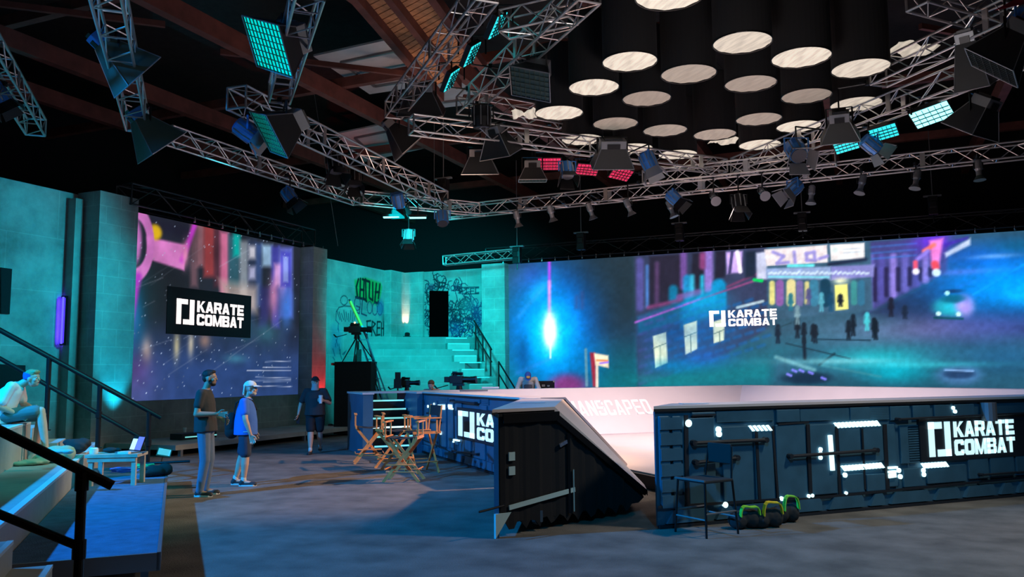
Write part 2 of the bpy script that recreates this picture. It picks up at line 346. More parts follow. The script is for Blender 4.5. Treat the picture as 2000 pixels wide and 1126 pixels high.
# roof timbers
nb = 0
for a in (-19.2, -16.6, -12.3, -8.6, -4.6, -.6, 3.6, 7.8, 12):
    nb += 1; struct('trim_%d' % nb, MB().box(a-.11, a+.11, -5.5, 33.5, 8.75, 9.15), 'beam', rz=TR)
for b in (5.5, 11.5, 17.6, 23.5, 29.5):
    nb += 1; struct('trim_%d' % nb, MB().box(-23.5, 14.5, b-.09, b+.09, 9.15, 9.4), 'beam', rz=TR)
for i in range(9):                                        # slanting braces
    a = -16.6+i*3.6; nb += 1
    struct('trim_%d' % nb, MB().bar((a, 9+i % 3*5, 8.95), (a+3.6, 12.4+i % 3*5, 8.95), .09, .12), 'beam', rz=TR)
# orange timber walkway under the roof, pale ceiling panels
P0, P1, P2, P3 = onz(700, -8, 8.6), onz(850, 170, 8.6), onz(935, 110, 8.6), onz(815, -60, 8.6)
pk = MB()
def lerp(a, b, t): return a+(b-a)*t
for k in range(22):
    t0, t1 = k/22, (k+.86)/22
    lo = [lerp(P0, P1, t0), lerp(P0, P1, t1), lerp(P3, P2, t1), lerp(P3, P2, t0)]
    pk.prism(lo, [p+Vector((0, 0, .06)) for p in lo])
wk = pk.build('timber_walkway', 'plank'); tag(wk, 'orange timber plank walkway under the roof, above the left lighting truss', 'walkway')
rl = MB().bar(lerp(P0, P1, -.1)-Vector((0, 0, .1)), lerp(P0, P1, 1.1)-Vector((0, 0, .1)), .16, .2).bar(lerp(P3, P2, -.1)-Vector((0, 0, .1)), lerp(P3, P2, 1.1)-Vector((0, 0, .1)), .16, .2)
rl.bar(lerp(lerp(P0, P3, .45), lerp(P1, P2, .45), -.1)-Vector((0, 0, .1)), lerp(lerp(P0, P3, .45), lerp(P1, P2, .45), 1.1)-Vector((0, 0, .1)), .14, .2)
o = rl.build('joist', 'beam', wk)
def ceil_panel(pts, z, label):
    c = [onz(x, y, z) for x, y in pts]; mb = MB(); mb.prism(c, [p+Vector((0, 0, .05)) for p in c])
    o = mb.build('ceiling_panel', 'panelwhite'); tag(o, label, 'panel')
    ctr = sum(c, Vector())/4; f = MB(); q = [lerp(ctr, p, .62)-Vector((0, 0, .03)) for p in c]
    for i in range(4): f.bar(q[i], q[(i+1) % 4], .07, .06)
    f.build('molding', 'greymetal', o)
    return o
ceil_panel([(612, 110), (783, 72), (880, 160), (722, 184)], 9.5, 'pale ceiling panel with rectangular molding beside the orange walkway')
ceil_panel([(655, 262), (800, 232), (850, 285), (712, 316)], 9.5, 'smaller pale ceiling panel with dark frame behind the left truss')
ceil_panel([(850, 150), (905, 118), (960, 200), (850, 212)], 9.5, 'pale ceiling panel between the two steep trusses')
# ================================================================ set walls and columns (room frame)
con = concrete('set concrete'); conc = concrete('set concrete smooth', joints=False, bw=1.2); conw = concrete('set concrete stained', bw=1.4, bh=.7, dirt=.6)
def rstruct(name, a0, a1, b0, b1, z0, z1, m): return struct(name, MB().box(a0, a1, b0, b1, z0, z1), m, rz=TR)
rstruct('wall_left', -16.75, -16.5, 5, 13.6, 0, 5.9, concrete('left wall concrete', (.34, .36, .36), bw=2.4, bh=1.2, dirt=.55))
def column(name, label, a0, a1, b0, b1, h):
    c = RM((a0+a1)/2, (b0+b1)/2); o = MB().box(-(a1-a0)/2, (a1-a0)/2, -(b1-b0)/2, (b1-b0)/2, 0, h).build(name, con); o.location = c; o.rotation_euler = (0, 0, TR)
    return tag(o, label, 'column')
column('block_column', 'tall square concrete block column left of the left led screen, blue tube light beside it', -16.5, -15.79, 13.37, 14.45, 5.93)
o = MB().box(-.3, .3, -.1, .1, 0, 5.75).build('wall_pilaster', conc); o.location = RM(-16.55, 13.22); o.rotation_euler = (0, 0, TR)
tag(o, 'shallow brown pilaster between the teal wall and the left block column', 'pilaster')
column('block_column', 'concrete block column with red uplight between the left screen and the graffiti corner', -16.5, -15.46, 20.85, 21.55, 5.66)
column('block_column', 'teal lit concrete block column at the left end of the big back screen', -12.65, -11.75, 27.0, 27.9, 5.66)
# flat black plates for the left wall's openings, their dark put into the colour
def wallbox(name, label, pts, dep=.03):
    n = RM(1, 0); o = RM(-16.5, 0); P = [plane_hit(x, y, o, n) for x, y in pts]
    ob = MB().prism(P, [p+n*dep for p in P]).build(name, 'drape'); return tag(ob, label, 'opening')
wallbox('wall_slot', 'narrow black slot high in the teal wall at the far left', [(0, 522), (22, 525), (17, 613), (0, 612)])
wallbox('dark_opening', 'black rectangular opening in the teal wall behind the seated youth', [(-60, 708), (48, 713), (47, 772), (-60, 775)])
tl = thing('tube_light', 'glowing blue vertical tube light beside the left block column', 'light', RM(-16.36, 13.0, 2.98))
MB().tube((0, 0, -.52), (0, 0, .52), .022).build('tube', 'tube', tl)
MB().box(-.05, .05, .02, .1, -.55, .55).build('holder', 'blackmetal', tl)
lamp('AREA', 'tube_glow', RM(-16.38, 13.0, 2.98), RM(-16.5, 13.2, 2.98), 14, (.08, .04, 1), .12, 170, sy=1.0)
# base wall beneath the left screen
LSA, LSB0, LSB1, SZ0, SZ1 = -15.95, 14.46, 20.84, 1.15, 5.65
rstruct('wall_screen_base', LSA-.3, LSA+.01, LSB0, LSB1, 0, SZ0-.005, con)
rstruct('wall_back_base', -11.75, 9, 27.4, 27.7, 0, SZ0-.01, 'black')
# ================================================================ left led screen
random.seed(3)
s1 = Canvas(RM(LSA, 0), TR+math.pi/2, LSB0, LSB1, SZ0, SZ1, .03, (34, 38, 50))
q = s1
def bottom_grad(cv, z1, z0, col, al):
    cv.mix(np.clip((z1-cv.Z)/(z1-z0), 0, 1)*al, col)
bottom_grad(q, 3.3, 1.9, (44, 70, 126), .95)
q.glow((255, 760), .9, .9, (84, 84, 140), .6)
q.glow((320, 560), 1.6, .8, (26, 30, 34), .8); q.poly([(300, 425), (372, 440), (368, 470), (300, 455)], (30, 28, 48), .3, .8)
for x0, x1, yt, yb, col in ((372, 386, 430, 560, (110, 80, 90)), (384, 400, 425, 520, (150, 100, 110)), (398, 420, 436, 540, (160, 60, 62)), (418, 432, 445, 560, (80, 40, 52)), (430, 447, 452, 590, (214, 110, 150)), (446, 468, 458, 560, (45, 90, 104)), (456, 470, 455, 500, (0, 176, 166)), (468, 486, 470, 600, (140, 150, 160)), (484, 500, 468, 640, (40, 50, 76)), (486, 500, 480, 505, (208, 205, 214)), (486, 500, 520, 545, (180, 180, 215)), (500, 512, 475, 600, (60, 84, 140)), (512, 532, 478, 520, (160, 200, 235)), (530, 546, 480, 640, (66, 66, 170)), (545, 572, 482, 620, (98, 110, 210)), (536, 556, 515, 560, (214, 160, 215))):
    q.poly([(x0, yt), (x1, yt), (x1, yb), (x0, yb)], col, .16, .85)
q.poly([(430, 548), (502, 560), (502, 610), (440, 600)], (196, 178, 170), .3, .75)
q.poly([(510, 560), (540, 560), (520, 640), (505, 640)], (50, 46, 110), .2, .8)
q.glow((535, 580), .22, .55, (235, 150, 190), .8); q.glow((560, 600), .3, .6, (60, 120, 215), .9); q.glow((552, 540), .16, .5, (200, 160, 240), .7)
q.poly([(548, 490), (568, 493), (568, 560), (548, 560)], (70, 70, 190), .1, .8); q.poly([(553, 500), (563, 502), (563, 550), (553, 550)], (150, 170, 240), .08, .8)
q.glow((450, 650), .9, .25, (38, 58, 90), .8); q.glow((520, 650), .5, .3, (60, 120, 140), .7); q.glow((480, 640), .2, .3, (20, 100, 100), .6)
for x, y, rx, rz, col in ((285, 685, .16, .3, (220, 190, 170)), (345, 675, .1, .35, (200, 190, 150)), (373, 672, .1, .3, (190, 180, 160)), (262, 620, .3, .8, (10, 110, 160)), (400, 665, .2, .2, (150, 120, 110)), (268, 720, .4, .4, (80, 60, 120)), (460, 700, .4, .12, (60, 120, 150))):
    q.glow((x, y), rx, rz, col, .85)
q.poly([(286, 462), (364, 478), (360, 528), (288, 505)], (208, 120, 190), .07)
q.glow((303, 453), .22, .2, (232, 186, 24), 1.0, 3); q.line((380, 440), (356, 508), .16, (196, 60, 200), .1); q.glow((362, 495), .12, .3, (238, 150, 190), .9)
x, z = q.q(262, 474)
rr = np.hypot((q.X-x)/1.0, (q.Z-z)/1.55); q.mix(np.clip((.11-abs(rr-.50))/.04+.5, 0, 1), (204, 116, 192)); q.glow((264, 472), .2, .55, (206, 120, 200), .95, 3)
q.line((270, 540), (250, 640), .2, (170, 50, 190), .12); q.glow((250, 610), .2, .6, (170, 60, 190), .7)
rs = np.random.RandomState(5)
for i in range(16):                                       # scratches and sparks in the picture
    x = rs.uniform(250, 560); y = rs.uniform(520, 740); L = rs.uniform(20, 110); s_ = rs.uniform(.25, .75)
    q.line((x, y), (x+L, y-L*s_), .01, (170, 178, 196), .035, rs.uniform(.2, .5))
for y in (705, 716, 722, 735, 742, 744, 752): q.line((rs.uniform(478, 520), y+1), (568, y+rs.uniform(-1, 3)), .022, (205, 215, 240), .02, .75)
for i in range(230):
    x, z = rs.uniform(LSB0, LSB1), rs.uniform(SZ0, SZ1); r = rs.uniform(.012, .035)
    ix = int((x-LSB0)/(LSB1-LSB0)*(q.nx-1)); iz = int((z-SZ0)/(SZ1-SZ0)*(q.nz-1)); q.c[iz:iz+1, ix:ix+1] = q.c[iz:iz+1, ix:ix+1]*.4+np.array([.5, .55, .62])*rs.uniform(.5, 1.2)
q.noise(2.2, .22, 4)
scr = thing('led_screen', 'left led wall screen showing a blurred neon street and a black logo panel', 'screen', q.o, q.rz)
smat = screen_mat('led picture', 1.0)
s1.mesh('display', smat, scr)
MB().box(LSB0, LSB1, .01, .14, SZ0, SZ1).build('housing', 'black', scr)
# logo panel on the picture
c = [s1.q(*p) for p in ((327, 559), (490, 577), (488, 660), (323, 651))]
x0, x1 = (c[0][0]+c[3][0])/2, (c[1][0]+c[2][0])/2; z0, z1 = (c[2][1]+c[3][1])/2, (c[0][1]+c[1][1])/2
pn = MB().box(x0, x1, -.02, -.002, z0, z1).build('logo_panel', 'black', scr)
lw, lh = (x1-x0), (z1-z0); kw = lw*.80; kh = lh*.54
put_polys(MB(), kc_logo(kw, kh), lambda u, v, d: (x0+lw*.10+u, -.022-d, z0+lh*.22+v), .006).build('logo_letters', 'signwarm', pn)
# ================================================================ back led screen
RB = 27.37; A0, A1 = -11.75, 9.0
q = s2 = Canvas(RM(0, RB), TR, A0, A1, SZ0, SZ1, .036, (34, 62, 78))
q.poly([(1240, 400), (2100, 380), (2100, 800), (1240, 800)], (48, 84, 104), .3)
q.poly([(1125, 480), (1250, 480), (1250, 660), (1125, 640)], (34, 48, 58), .9, .9)
bottom_grad(q, 3.0, 1.6, (8, 108, 118), .75)
q.glow((1040, 545), 1.0, .6, (78, 70, 150), .7); q.glow((1073, 640), 1.7, 2.1, (0, 110, 235), 1.0, 1.3); q.glow((1130, 700), .8, .8, (0, 120, 190), .5)
q.glow((1073, 650), 1.0, 1.35, (0, 195, 255), 1.0, 1.2); q.glow((1055, 565), .35, .4, (30, 190, 240), .6, 1, False, .8)
q.line((1012, 618), (1062, 560), .12, (60, 150, 235), .15, .5); q.line((1010, 728), (1075, 700), .1, (60, 130, 220), .15, .5)
q.glow((1022, 690), .25, .7, (10, 60, 130), .7)
q.line((1073, 510), (1073, 560), .1, (170, 70, 225), .09); q.line((1073, 550), (1073, 640), .12, (215, 150, 240), .09); q.glow((1074, 645), .36, .75, (160, 235, 255), .9, 1.5); q.glow((1074, 645), .24, .62, (255, 255, 255), 1, 2.2); q.line((1075, 640), (1075, 698), .05, (240, 250, 255), .06)
q.glow((1108, 752), .75, .42, (140, 52, 120), .9, 2)
for x in (1137, 1126): q.line((x, 572 if x > 1130 else 580), (x, 600), .14, (70, 70, 120), .15, .5)
q.line((1144, 682), (1146, 752), .1, (110, 150, 165), .05, .8); q.poly([(1152, 688), (1162, 688), (1166, 755), (1158, 755)], (150, 40, 60), .08); q.line((1166, 705), (1166, 755), .1, (225, 205, 190), .05)
q.poly([(1160, 689), (1188, 694), (1189, 718), (1163, 712)], (250, 210, 180), .06); q.line((1166, 703), (1186, 704), .05, (230, 110, 50), .05); q.line((1172, 709), (1188, 707), .05, (120, 90, 240), .05)
# brick house with lit windows
q.poly([(1238, 490), (1500, 470), (1500, 640), (1420, 690), (1245, 755)], (52, 58, 88), .12, .92)
q.poly([(1268, 500), (1340, 495), (1340, 585), (1268, 600)], (36, 32, 48), .12, .9); q.poly([(1352, 495), (1378, 492), (1376, 570), (1350, 575)], (32, 30, 44), .1, .85); q.poly([(1398, 490), (1418, 488), (1416, 540), (1396, 545)], (28, 26, 40), .1, .8)
for x, y0_, y1_, w_, col in ((1250, 510, 600, .25, (86, 82, 150)), (1264, 520, 598, .08, (80, 140, 220)), (1283, 515, 590, .15, (84, 60, 100)), (1335, 497, 560, .22, (120, 84, 160)), (1384, 493, 565, .28, (150, 120, 205)), (1372, 498, 520, .2, (150, 70, 130)), (1343, 545, 580, .3, (20, 140, 190)), (1315, 565, 585, .3, (10, 120, 160)), (1352, 540, 575, .15, (60, 190, 225)), (1371, 540, 590, .12, (40, 190, 225)), (1404, 558, 600, .45, (0, 150, 205))):
    q.line((x, y0_), (x, y1_), w_, col, .12, .85)
q.poly([(1245, 618), (1415, 560), (1414, 600), (1246, 652)], (20, 96, 128), .12, .75); q.poly([(1330, 590), (1414, 562), (1414, 610), (1330, 640)], (0, 140, 190), .2, .7)
q.line((1241, 629), (1370, 583), .07, (170, 92, 190), .06); q.line((1370, 583), (1482, 545), .06, (140, 70, 120), .06); q.line((1266, 600), (1330, 585), .12, (130, 60, 110), .1, .8); q.line((1326, 580), (1365, 570), .2, (140, 80, 150), .1, .7)
q.line((1420, 560), (1500, 525), .08, (120, 60, 100), .06, .8); q.line((1440, 600), (1490, 588), .09, (170, 190, 200), .05)
for r_ in range(9):                                        # glints on the brick courses
    for k in range(11):
        x = 1250+k*23+(r_ % 2)*11; y = 622+r_*16-(x-1245)*.31
        if y > 605-(x-1245)*.1 and x < 1500: q.line((x, y), (x+12, y-4), .1, ((20, 100, 170) if x > 1300 else (74, 70, 130)), .08, .55)
q.poly([(1418, 492), (1450, 490), (1448, 532), (1420, 534)], (190, 160, 230), .08); q.line((1430, 492), (1425, 532), .1, (50, 50, 90), .05, .9); q.line((1440, 492), (1446, 530), .12, (250, 235, 250), .05)
q.poly([(1456, 492), (1476, 490), (1474, 540), (1456, 542)], (26, 40, 58), .1); q.poly([(1477, 494), (1500, 490), (1500, 545), (1478, 545)], (186, 190, 215), .08); q.line((1473, 546), (1488, 548), .1, (0, 190, 90), .05)
for w4 in (((1275, 656), (1301, 648), (1304, 708), (1280, 718)), ((1335, 634), (1361, 626), (1362, 681), (1339, 692)), ((1393, 628), (1415, 621), (1414, 664), (1394, 670))):
    q.glow((w4[0][0]+14, w4[2][1]-25), .7, .8, (30, 110, 170), .35); q.poly(w4, (228, 232, 196), .04)
    mx_ = (w4[0][0]+w4[1][0])/2+1; q.line((w4[0][0], w4[0][1]+24), (w4[1][0], w4[1][1]+22), .03, (120, 140, 120), .02); q.line((mx_, w4[0][1]+20), (mx_+1, w4[3][1]-3), .03, (120, 140, 120), .02)
q.glow((1330, 715), 1.0, .25, (0, 130, 190), .7); q.glow((1380, 700), .8, .3, (30, 90, 180), .6); q.glow((1460, 730), 2.2, .35, (10, 116, 124), .7); q.glow((1300, 742), 1.5, .22, (16, 120, 124), .7)
# plaza, roads
q.poly([(1515, 655), (1700, 625), (1760, 600), (2050, 600), (2050, 800), (1500, 800)], (42, 82, 104), .4, .9)
q.poly([(1690, 612), (1830, 540), (1900, 540), (2050, 620), (2050, 660), (1760, 625)], (34, 46, 84), .3, .85)
q.glow((1700, 650), 1.8, .45, (84, 120, 150), .7); q.glow((1830, 640), 1.5, .35, (120, 100, 150), .6); q.glow((1930, 640), 1.6, .5, (80, 90, 170), .6)
q.glow((1720, 700), 1.5, .35, (30, 180, 190), .8); q.glow((1745, 728), .9, .35, (0, 170, 190), .8); q.glow((1900, 690), 1.3, .2, (50, 110, 140), .7); q.glow((1960, 700), 1.3, .5, (30, 84, 130), .5); q.glow((1620, 765), 2.5, .4, (24, 70, 84), .8)
q.glow((2000, 560), 2.0, .62, (0, 140, 245), 1.0); q.glow((2010, 570), .8, .3, (20, 190, 240), .9); q.glow((1930, 505), 1.4, .5, (20, 80, 190), .8); q.glow((1990, 480), .8, .25, (20, 90, 120), .7); q.glow((1900, 530), .9, .1, (120, 110, 210), .8); q.glow((1945, 500), .6, .07, (140, 160, 210), .8)
q.line((1900, 575), (2010, 510), .05, (40, 160, 230), .06, .7); q.line((1870, 560), (1985, 520), .06, (60, 100, 200), .1, .6)
# side street facades
q.poly([(1690, 472), (1850, 462), (1850, 530), (1700, 607)], (70, 68, 130), .12, .95)
for k, x in enumerate((1700, 1722, 1745, 1768, 1790, 1808)):
    q.line((x, 500), (x, 600-(x-1690)*.45), .18, ((110, 104, 190), (84, 80, 160), (150, 130, 215))[k % 3], .1, .8); q.line((x+9, 525), (x+9, 590-(x-1690)*.45), .12, (36, 30, 64), .08, .85)
for y in (480, 492, 503): q.line((1694, y+3), (1790, y-5), .05, (60, 120, 200), .05, .6)
q.glow((1822, 470), .5, .35, (110, 50, 230), .8); q.poly([(1815, 470), (1842, 465), (1834, 520), (1820, 522)], (240, 130, 210), .1); q.line((1805, 490), (1824, 478), .12, (255, 120, 110), .08); q.line((1793, 505), (1812, 490), .12, (150, 130, 230), .08)
q.line((1788, 512), (1788, 522), .13, (240, 90, 120), .06); q.line((1826, 515), (1828, 522), .2, (240, 70, 80), .08); q.glow((1789, 530), .1, .1, (255, 240, 255), 1, 3); q.glow((1829, 532), .12, .12, (230, 240, 255), 1, 3)
q.poly([(1845, 494), (1895, 465), (1895, 478), (1848, 502)], (205, 210, 232), .08, .9); q.poly([(1845, 475), (1890, 462), (1890, 466), (1845, 482)], (70, 40, 170), .1, .9)
# corner theatre
q.poly([(1497, 480), (1700, 470), (1705, 605), (1500, 625)], (58, 92, 116), .08, .98)
q.poly([(1493, 487), (1615, 478), (1617, 512), (1497, 519)], (226, 214, 216), .05); q.poly([(1621, 478), (1688, 474), (1689, 505), (1623, 509)], (228, 222, 222), .05)
for a_, b_ in (((1510, 492), (1530, 500)), ((1530, 500), (1518, 514)), ((1518, 514), (1540, 512)), ((1551, 492), (1553, 512)), ((1575, 495), (1590, 492)), ((1590, 492), (1592, 508)), ((1592, 508), (1576, 508)), ((1576, 508), (1575, 495)), ((1600, 505), (1616, 500))): q.line(a_, b_, .1, (150, 142, 206), .07)
q.line((1648, 487), (1680, 484), .04, (190, 200, 210), .04); q.line((1648, 494), (1680, 491), .04, (190, 200, 210), .04); q.glow((1631, 488), .1, .1, (200, 215, 215), .9, 3)
q.line((1540, 519), (1588, 518), .1, (96, 210, 215), .05); q.line((1690, 506), (1620, 516), .1, (28, 38, 64), .1)
q.poly([(1496, 524), (1623, 520), (1622, 546), (1497, 544)], (140, 160, 200), .07); q.poly([(1623, 520), (1708, 516), (1706, 540), (1623, 547)], (128, 128, 190), .07)
for x in range(1502, 1700, 9): q.line((x, 532+(x % 3)), (x+5, 530+(x % 4)), .07, (208, 226, 240), .05, .8)
q.line((1502, 540), (1618, 541), .05, (120, 215, 225), .05)
for x, wd, col in ((1508, .17, (228, 216, 132)), (1523, .24, (140, 90, 160)), (1545, .28, (232, 216, 150)), (1562, .2, (130, 110, 170)), (1576, .14, (222, 210, 140)), (1590, .25, (60, 130, 160)), (1612, .3, (14, 60, 84)), (1668, .18, (60, 140, 140)), (1682, .2, (50, 110, 140))):
    q.line((x, 553), (x, 590), wd, col, .06, .9)
q.poly([(1630, 556), (1655, 554), (1657, 603), (1632, 606)], (238, 228, 128), .05); q.glow((1642, 548), .2, .1, (240, 240, 200), .9)
def figure_(x, y, h, col=(18, 30, 42), al=.92):
    q.line((x, y-h*.25), (x, y), .15, col, .10, al); q.line((x, y), (x-2, y+h*.42), .06, col, .05, al); q.line((x+1, y), (x+3, y+h*.42), .06, col, .05, al); q.line((x, y-h*.2), (x-4, y+h*.05), .05, col, .05, al); q.line((x, y-h*.2), (x+5, y), .05, col, .05, al); q.glow((x+.5, y-h*.38), .07, .08, col, al, 3)
for x, y, h in ((1641, 587, 24), (1519, 652, 40), (1557, 640, 44), (1570, 650, 44), (1592, 652, 38), (1588, 650, 36), (1657, 645, 42), (1666, 635, 46), (1707, 640, 42), (1710, 645, 40)): figure_(x, y, h)
for x, y, h, col in ((1544, 590, 36, (30, 110, 130)), (1563, 584, 30, (110, 110, 160)), (1579, 580, 34, (80, 80, 130)), (1604, 590, 40, (90, 170, 190)), (1622, 590, 40, (20, 70, 100)), (1693, 628, 38, (70, 190, 200)), (1557, 615, 40, (120, 150, 160)), (1740, 600, 40, (30, 30, 46)), (1767, 610, 26, (30, 40, 60))): figure_(x, y, h, col, .8)
q.line((1570, 660), (1572, 700), .1, (20, 32, 42), .05); q.line((1590, 662), (1700, 664), .04, (24, 50, 66), .04); q.line((1519, 640), (1545, 630), .04, (30, 60, 70), .03, .7)
q.line((1516, 697), (1590, 722), .12, (110, 165, 175), .08, .8); q.line((1535, 670), (1660, 700), .04, (20, 40, 50), .04, .8); q.line((1600, 712), (1720, 735), .06, (70, 130, 140), .06, .6); q.line((1630, 690), (1600, 712), .07, (20, 40, 50), .05, .7)
# cars
q.glow((1860, 598), .52, .30, (40, 176, 190), .95, 2.5); q.glow((1884, 595), .26, .32, (196, 140, 222), .9, 2); q.glow((1862, 583), .32, .13, (16, 84, 100), .9, 2.5); q.glow((1862, 568), .26, .06, (30, 30, 60), .9, 2)
for x, y in ((1833, 612), (1872, 613), (1850, 572)): q.glow((x, y), .07, .07, (200, 250, 250), 1, 3)
q.line((1825, 620), (1880, 622), .06, (14, 70, 80), .05)
q.glow((1872, 732), .6, .3, (74, 118, 166), .85, 2.5); q.glow((1873, 730), .42, .14, (36, 60, 96), .9, 3); q.line((1846, 722), (1900, 724), .05, (130, 170, 220), .04)
q.glow((1575, 738), .75, .2, (14, 32, 50), .9, 2.5)
for x, y in ((1538, 730), (1548, 722), (1562, 722), (1580, 726), (1605, 737)): q.line((x, y), (x+7, y+3), .07, (124, 120, 235), .05)
q.glow((1640, 705), 1.6, .10, (120, 190, 200), .7, 1, False, -2.0); q.glow((1790, 712), 1.8, .09, (60, 190, 205), .6); q.glow((1970, 545), 1.5, .7, (0, 150, 250), .75)
q.glow((1330, 650), 1.4, .5, (0, 70, 150), .35); q.glow((1380, 585), .6, .3, (0, 170, 220), .5)
q.c = np.clip(q.c, 0, 1)**1.05*1.16
q.noise(1.2, .12, 9); q.noise(9, .12, 10)
scr = thing('led_screen', 'wide back led wall screen showing a night city crossing with a theatre', 'screen', q.o, q.rz)
s2.mesh('display', smat, scr)
MB().box(A0, A1, .01, .14, SZ0, SZ1).build('housing', 'black', scr)
xa, za = s2.q(1386, 639); xb, zb = s2.q(1517, 606)
put_polys(MB(), kc_logo(xb-xa, .52), lambda u, v, d: (xa+u, -.002-d, s2.q(1386, 638)[1]+v), .006).build('logo_letters', 'signwarm', scr)
# ================================================================ graffiti corner walls
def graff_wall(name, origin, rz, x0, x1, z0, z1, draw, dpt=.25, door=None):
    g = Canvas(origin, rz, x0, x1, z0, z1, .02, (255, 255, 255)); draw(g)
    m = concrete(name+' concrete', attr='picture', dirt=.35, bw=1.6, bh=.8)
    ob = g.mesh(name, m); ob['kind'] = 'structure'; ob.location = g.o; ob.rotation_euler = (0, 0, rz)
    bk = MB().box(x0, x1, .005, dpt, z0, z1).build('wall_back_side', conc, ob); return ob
K = (26, 22, 34)
def drawA(g):
    # big green bubble word, outlined in black
    for pts in ([(692, 545), (703, 540), (708, 552), (700, 590), (694, 590)],):
        pass
    g.poly([(692, 546), (712, 541), (744, 552), (746, 560), (740, 600), (720, 590), (695, 580)], (80, 255, 120), .1, .95)
    for a, b in (((700, 545), (696, 560)), ((696, 560), (698, 578)), ((704, 544), (703, 582)), ((711, 548), (710, 583)), ((704, 565), (711, 566)), ((714, 545), (715, 585)), ((708, 545), (722, 550)), ((722, 552), (721, 580)), ((728, 552), (728, 585)), ((722, 582), (728, 586)), ((735, 554), (732, 590)), ((742, 555), (739, 582)), ((733, 570), (741, 570)), ((739, 588), (738, 592)), ((695, 580), (712, 584)), ((712, 584), (716, 588)), ((732, 590), (740, 592))):
        g.line(a, b, .09, K, .03)
    for cx_, cy_, rx, ry in ((698, 593, 6, 13), (722, 600, 5, 12), (732, 603, 5, 12), (742, 603, 5, 12)):   # outlined letters beneath
        n = 14; pts = [(cx_+rx*math.cos(2*math.pi*k/n), cy_+ry*math.sin(2*math.pi*k/n)) for k in range(n+1)]; g.pline(pts, .035, (150, 90, 150), .03, .9)
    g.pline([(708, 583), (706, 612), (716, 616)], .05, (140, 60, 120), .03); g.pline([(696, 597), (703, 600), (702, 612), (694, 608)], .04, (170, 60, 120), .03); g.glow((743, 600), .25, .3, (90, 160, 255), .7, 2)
    for a, b in (((717, 627), (717, 655)), ((716, 627), (724, 626)), ((717, 638), (722, 638)), ((727, 627), (726, 655)), ((727, 627), (733, 632)), ((733, 632), (727, 640)), ((727, 640), (734, 655)), ((737, 628), (736, 654)), ((737, 628), (743, 628)), ((737, 640), (742, 640)), ((736, 654), (742, 653)), ((745, 630), (745, 655)), ((750, 628), (749, 654)), ((745, 641), (750, 641))):
        g.line(a, b, .06, (60, 20, 30) if a[0] > 735 else K, .03)
    g.glow((752, 628), .18, .3, (120, 50, 60), .6)
    rs = np.random.RandomState(2)
    n = 12; g.pline([(672+7*math.cos(2*math.pi*k/n), 586+9*math.sin(2*math.pi*k/n)) for k in range(n+1)], .03, (60, 70, 90), .03, .8)
    g.pline([(657, 608), (662, 600), (672, 597), (686, 598), (694, 604)], .03, (50, 60, 80), .03); g.pline([(657, 608), (656, 625), (662, 632)], .03, (60, 60, 90), .03)
    for k in range(9): g.line((664+k*3.5, 624+k % 2*3), (658+k*4.5, 606+k % 3*3), .03, (60, 60, 100), .03)
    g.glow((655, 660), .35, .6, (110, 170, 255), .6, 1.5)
    for k in range(14):
        x, y = rs.uniform(651, 672), rs.uniform(640, 745); g.line((x, y), (x+rs.uniform(-6, 6), y-rs.uniform(4, 16)), .035, (40, 90, 140), .03, .8)
    g.noise(1.2, .25, 3)
def scrib(g, x0, x1, y0, y1, n, cols, seed, L=12, w=.028):
    rs = np.random.RandomState(seed)
    for k in range(n):
        x, y = x0+(x1-x0)*rs.beta(1.6, 1.6), y0+(y1-y0)*rs.beta(1.6, 1.6); pts = [(x, y)]; a = rs.uniform(0, 6.3)
        for j in range(7): a += rs.uniform(-.4, 1.3)*(1 if k % 2 else -1); pts.append((pts[-1][0]+math.cos(a)*L*.22, pts[-1][1]+math.sin(a)*L*.26))
        g.pline(pts, w, cols[rs.randint(len(cols))], .025, .85)
def drawB(g):
    D = [(20, 30, 60), (30, 50, 90), (16, 20, 40), (60, 40, 90)]
    scrib(g, 833, 872, 549, 566, 24, D, 1, 16); scrib(g, 830, 838, 560, 655, 22, D, 2, 12); scrib(g, 872, 905, 548, 570, 16, D, 3, 14)
    scrib(g, 877, 925, 580, 656, 60, D, 4, 18); scrib(g, 915, 946, 582, 640, 34, [(120, 70, 140), (60, 60, 120), (30, 60, 120)], 5, 18); scrib(g, 878, 915, 640, 657, 18, [(30, 70, 160), (20, 30, 60)], 6, 14)
    for a, b in (((897, 563), (902, 563)), ((897, 568), (902, 568)), ((897, 563), (898, 573)), ((906, 563), (916, 563)), ((911, 563), (911, 573)), ((919, 563), (926, 563)), ((919, 563), (919, 573)), ((919, 568), (925, 568)), ((929, 562), (935, 562)), ((929, 562), (929, 572)), ((929, 572), (935, 571)), ((897, 561), (935, 560)), ((907, 574), (935, 573))): g.line(a, b, .035, (24, 60, 90), .03)
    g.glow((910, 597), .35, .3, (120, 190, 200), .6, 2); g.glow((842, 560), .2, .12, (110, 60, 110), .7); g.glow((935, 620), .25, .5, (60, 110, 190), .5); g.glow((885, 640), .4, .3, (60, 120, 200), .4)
    g.noise(1.2, .25, 3)
ZT = 5.62
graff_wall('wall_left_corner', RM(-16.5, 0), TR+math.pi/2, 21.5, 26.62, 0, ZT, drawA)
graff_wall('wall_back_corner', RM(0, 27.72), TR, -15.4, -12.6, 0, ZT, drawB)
rstruct('wall_corner_return', -16.9, -16.2, 26.62, 27.65, 0, ZT, con)
rstruct('wall_corner_back', -16.2, -15.4, 27.6, 27.95, 0, ZT, con)
# flat black slab as doorway onto the top tier, its dark painted in
dp = [plane_hit(x, y, RM(0, 27.7), RM(0, 1)) for x, y in ((839, 567), (876, 568), (876, 657), (839, 657))]
n_ = RM(0, -1)
M['doordark'] = mat('unlit doorway', (.0008, .0008, .001), 1, spec=0)
struct('door_1', MB().prism(dp, [p+n_*.02 for p in dp]), 'doordark')
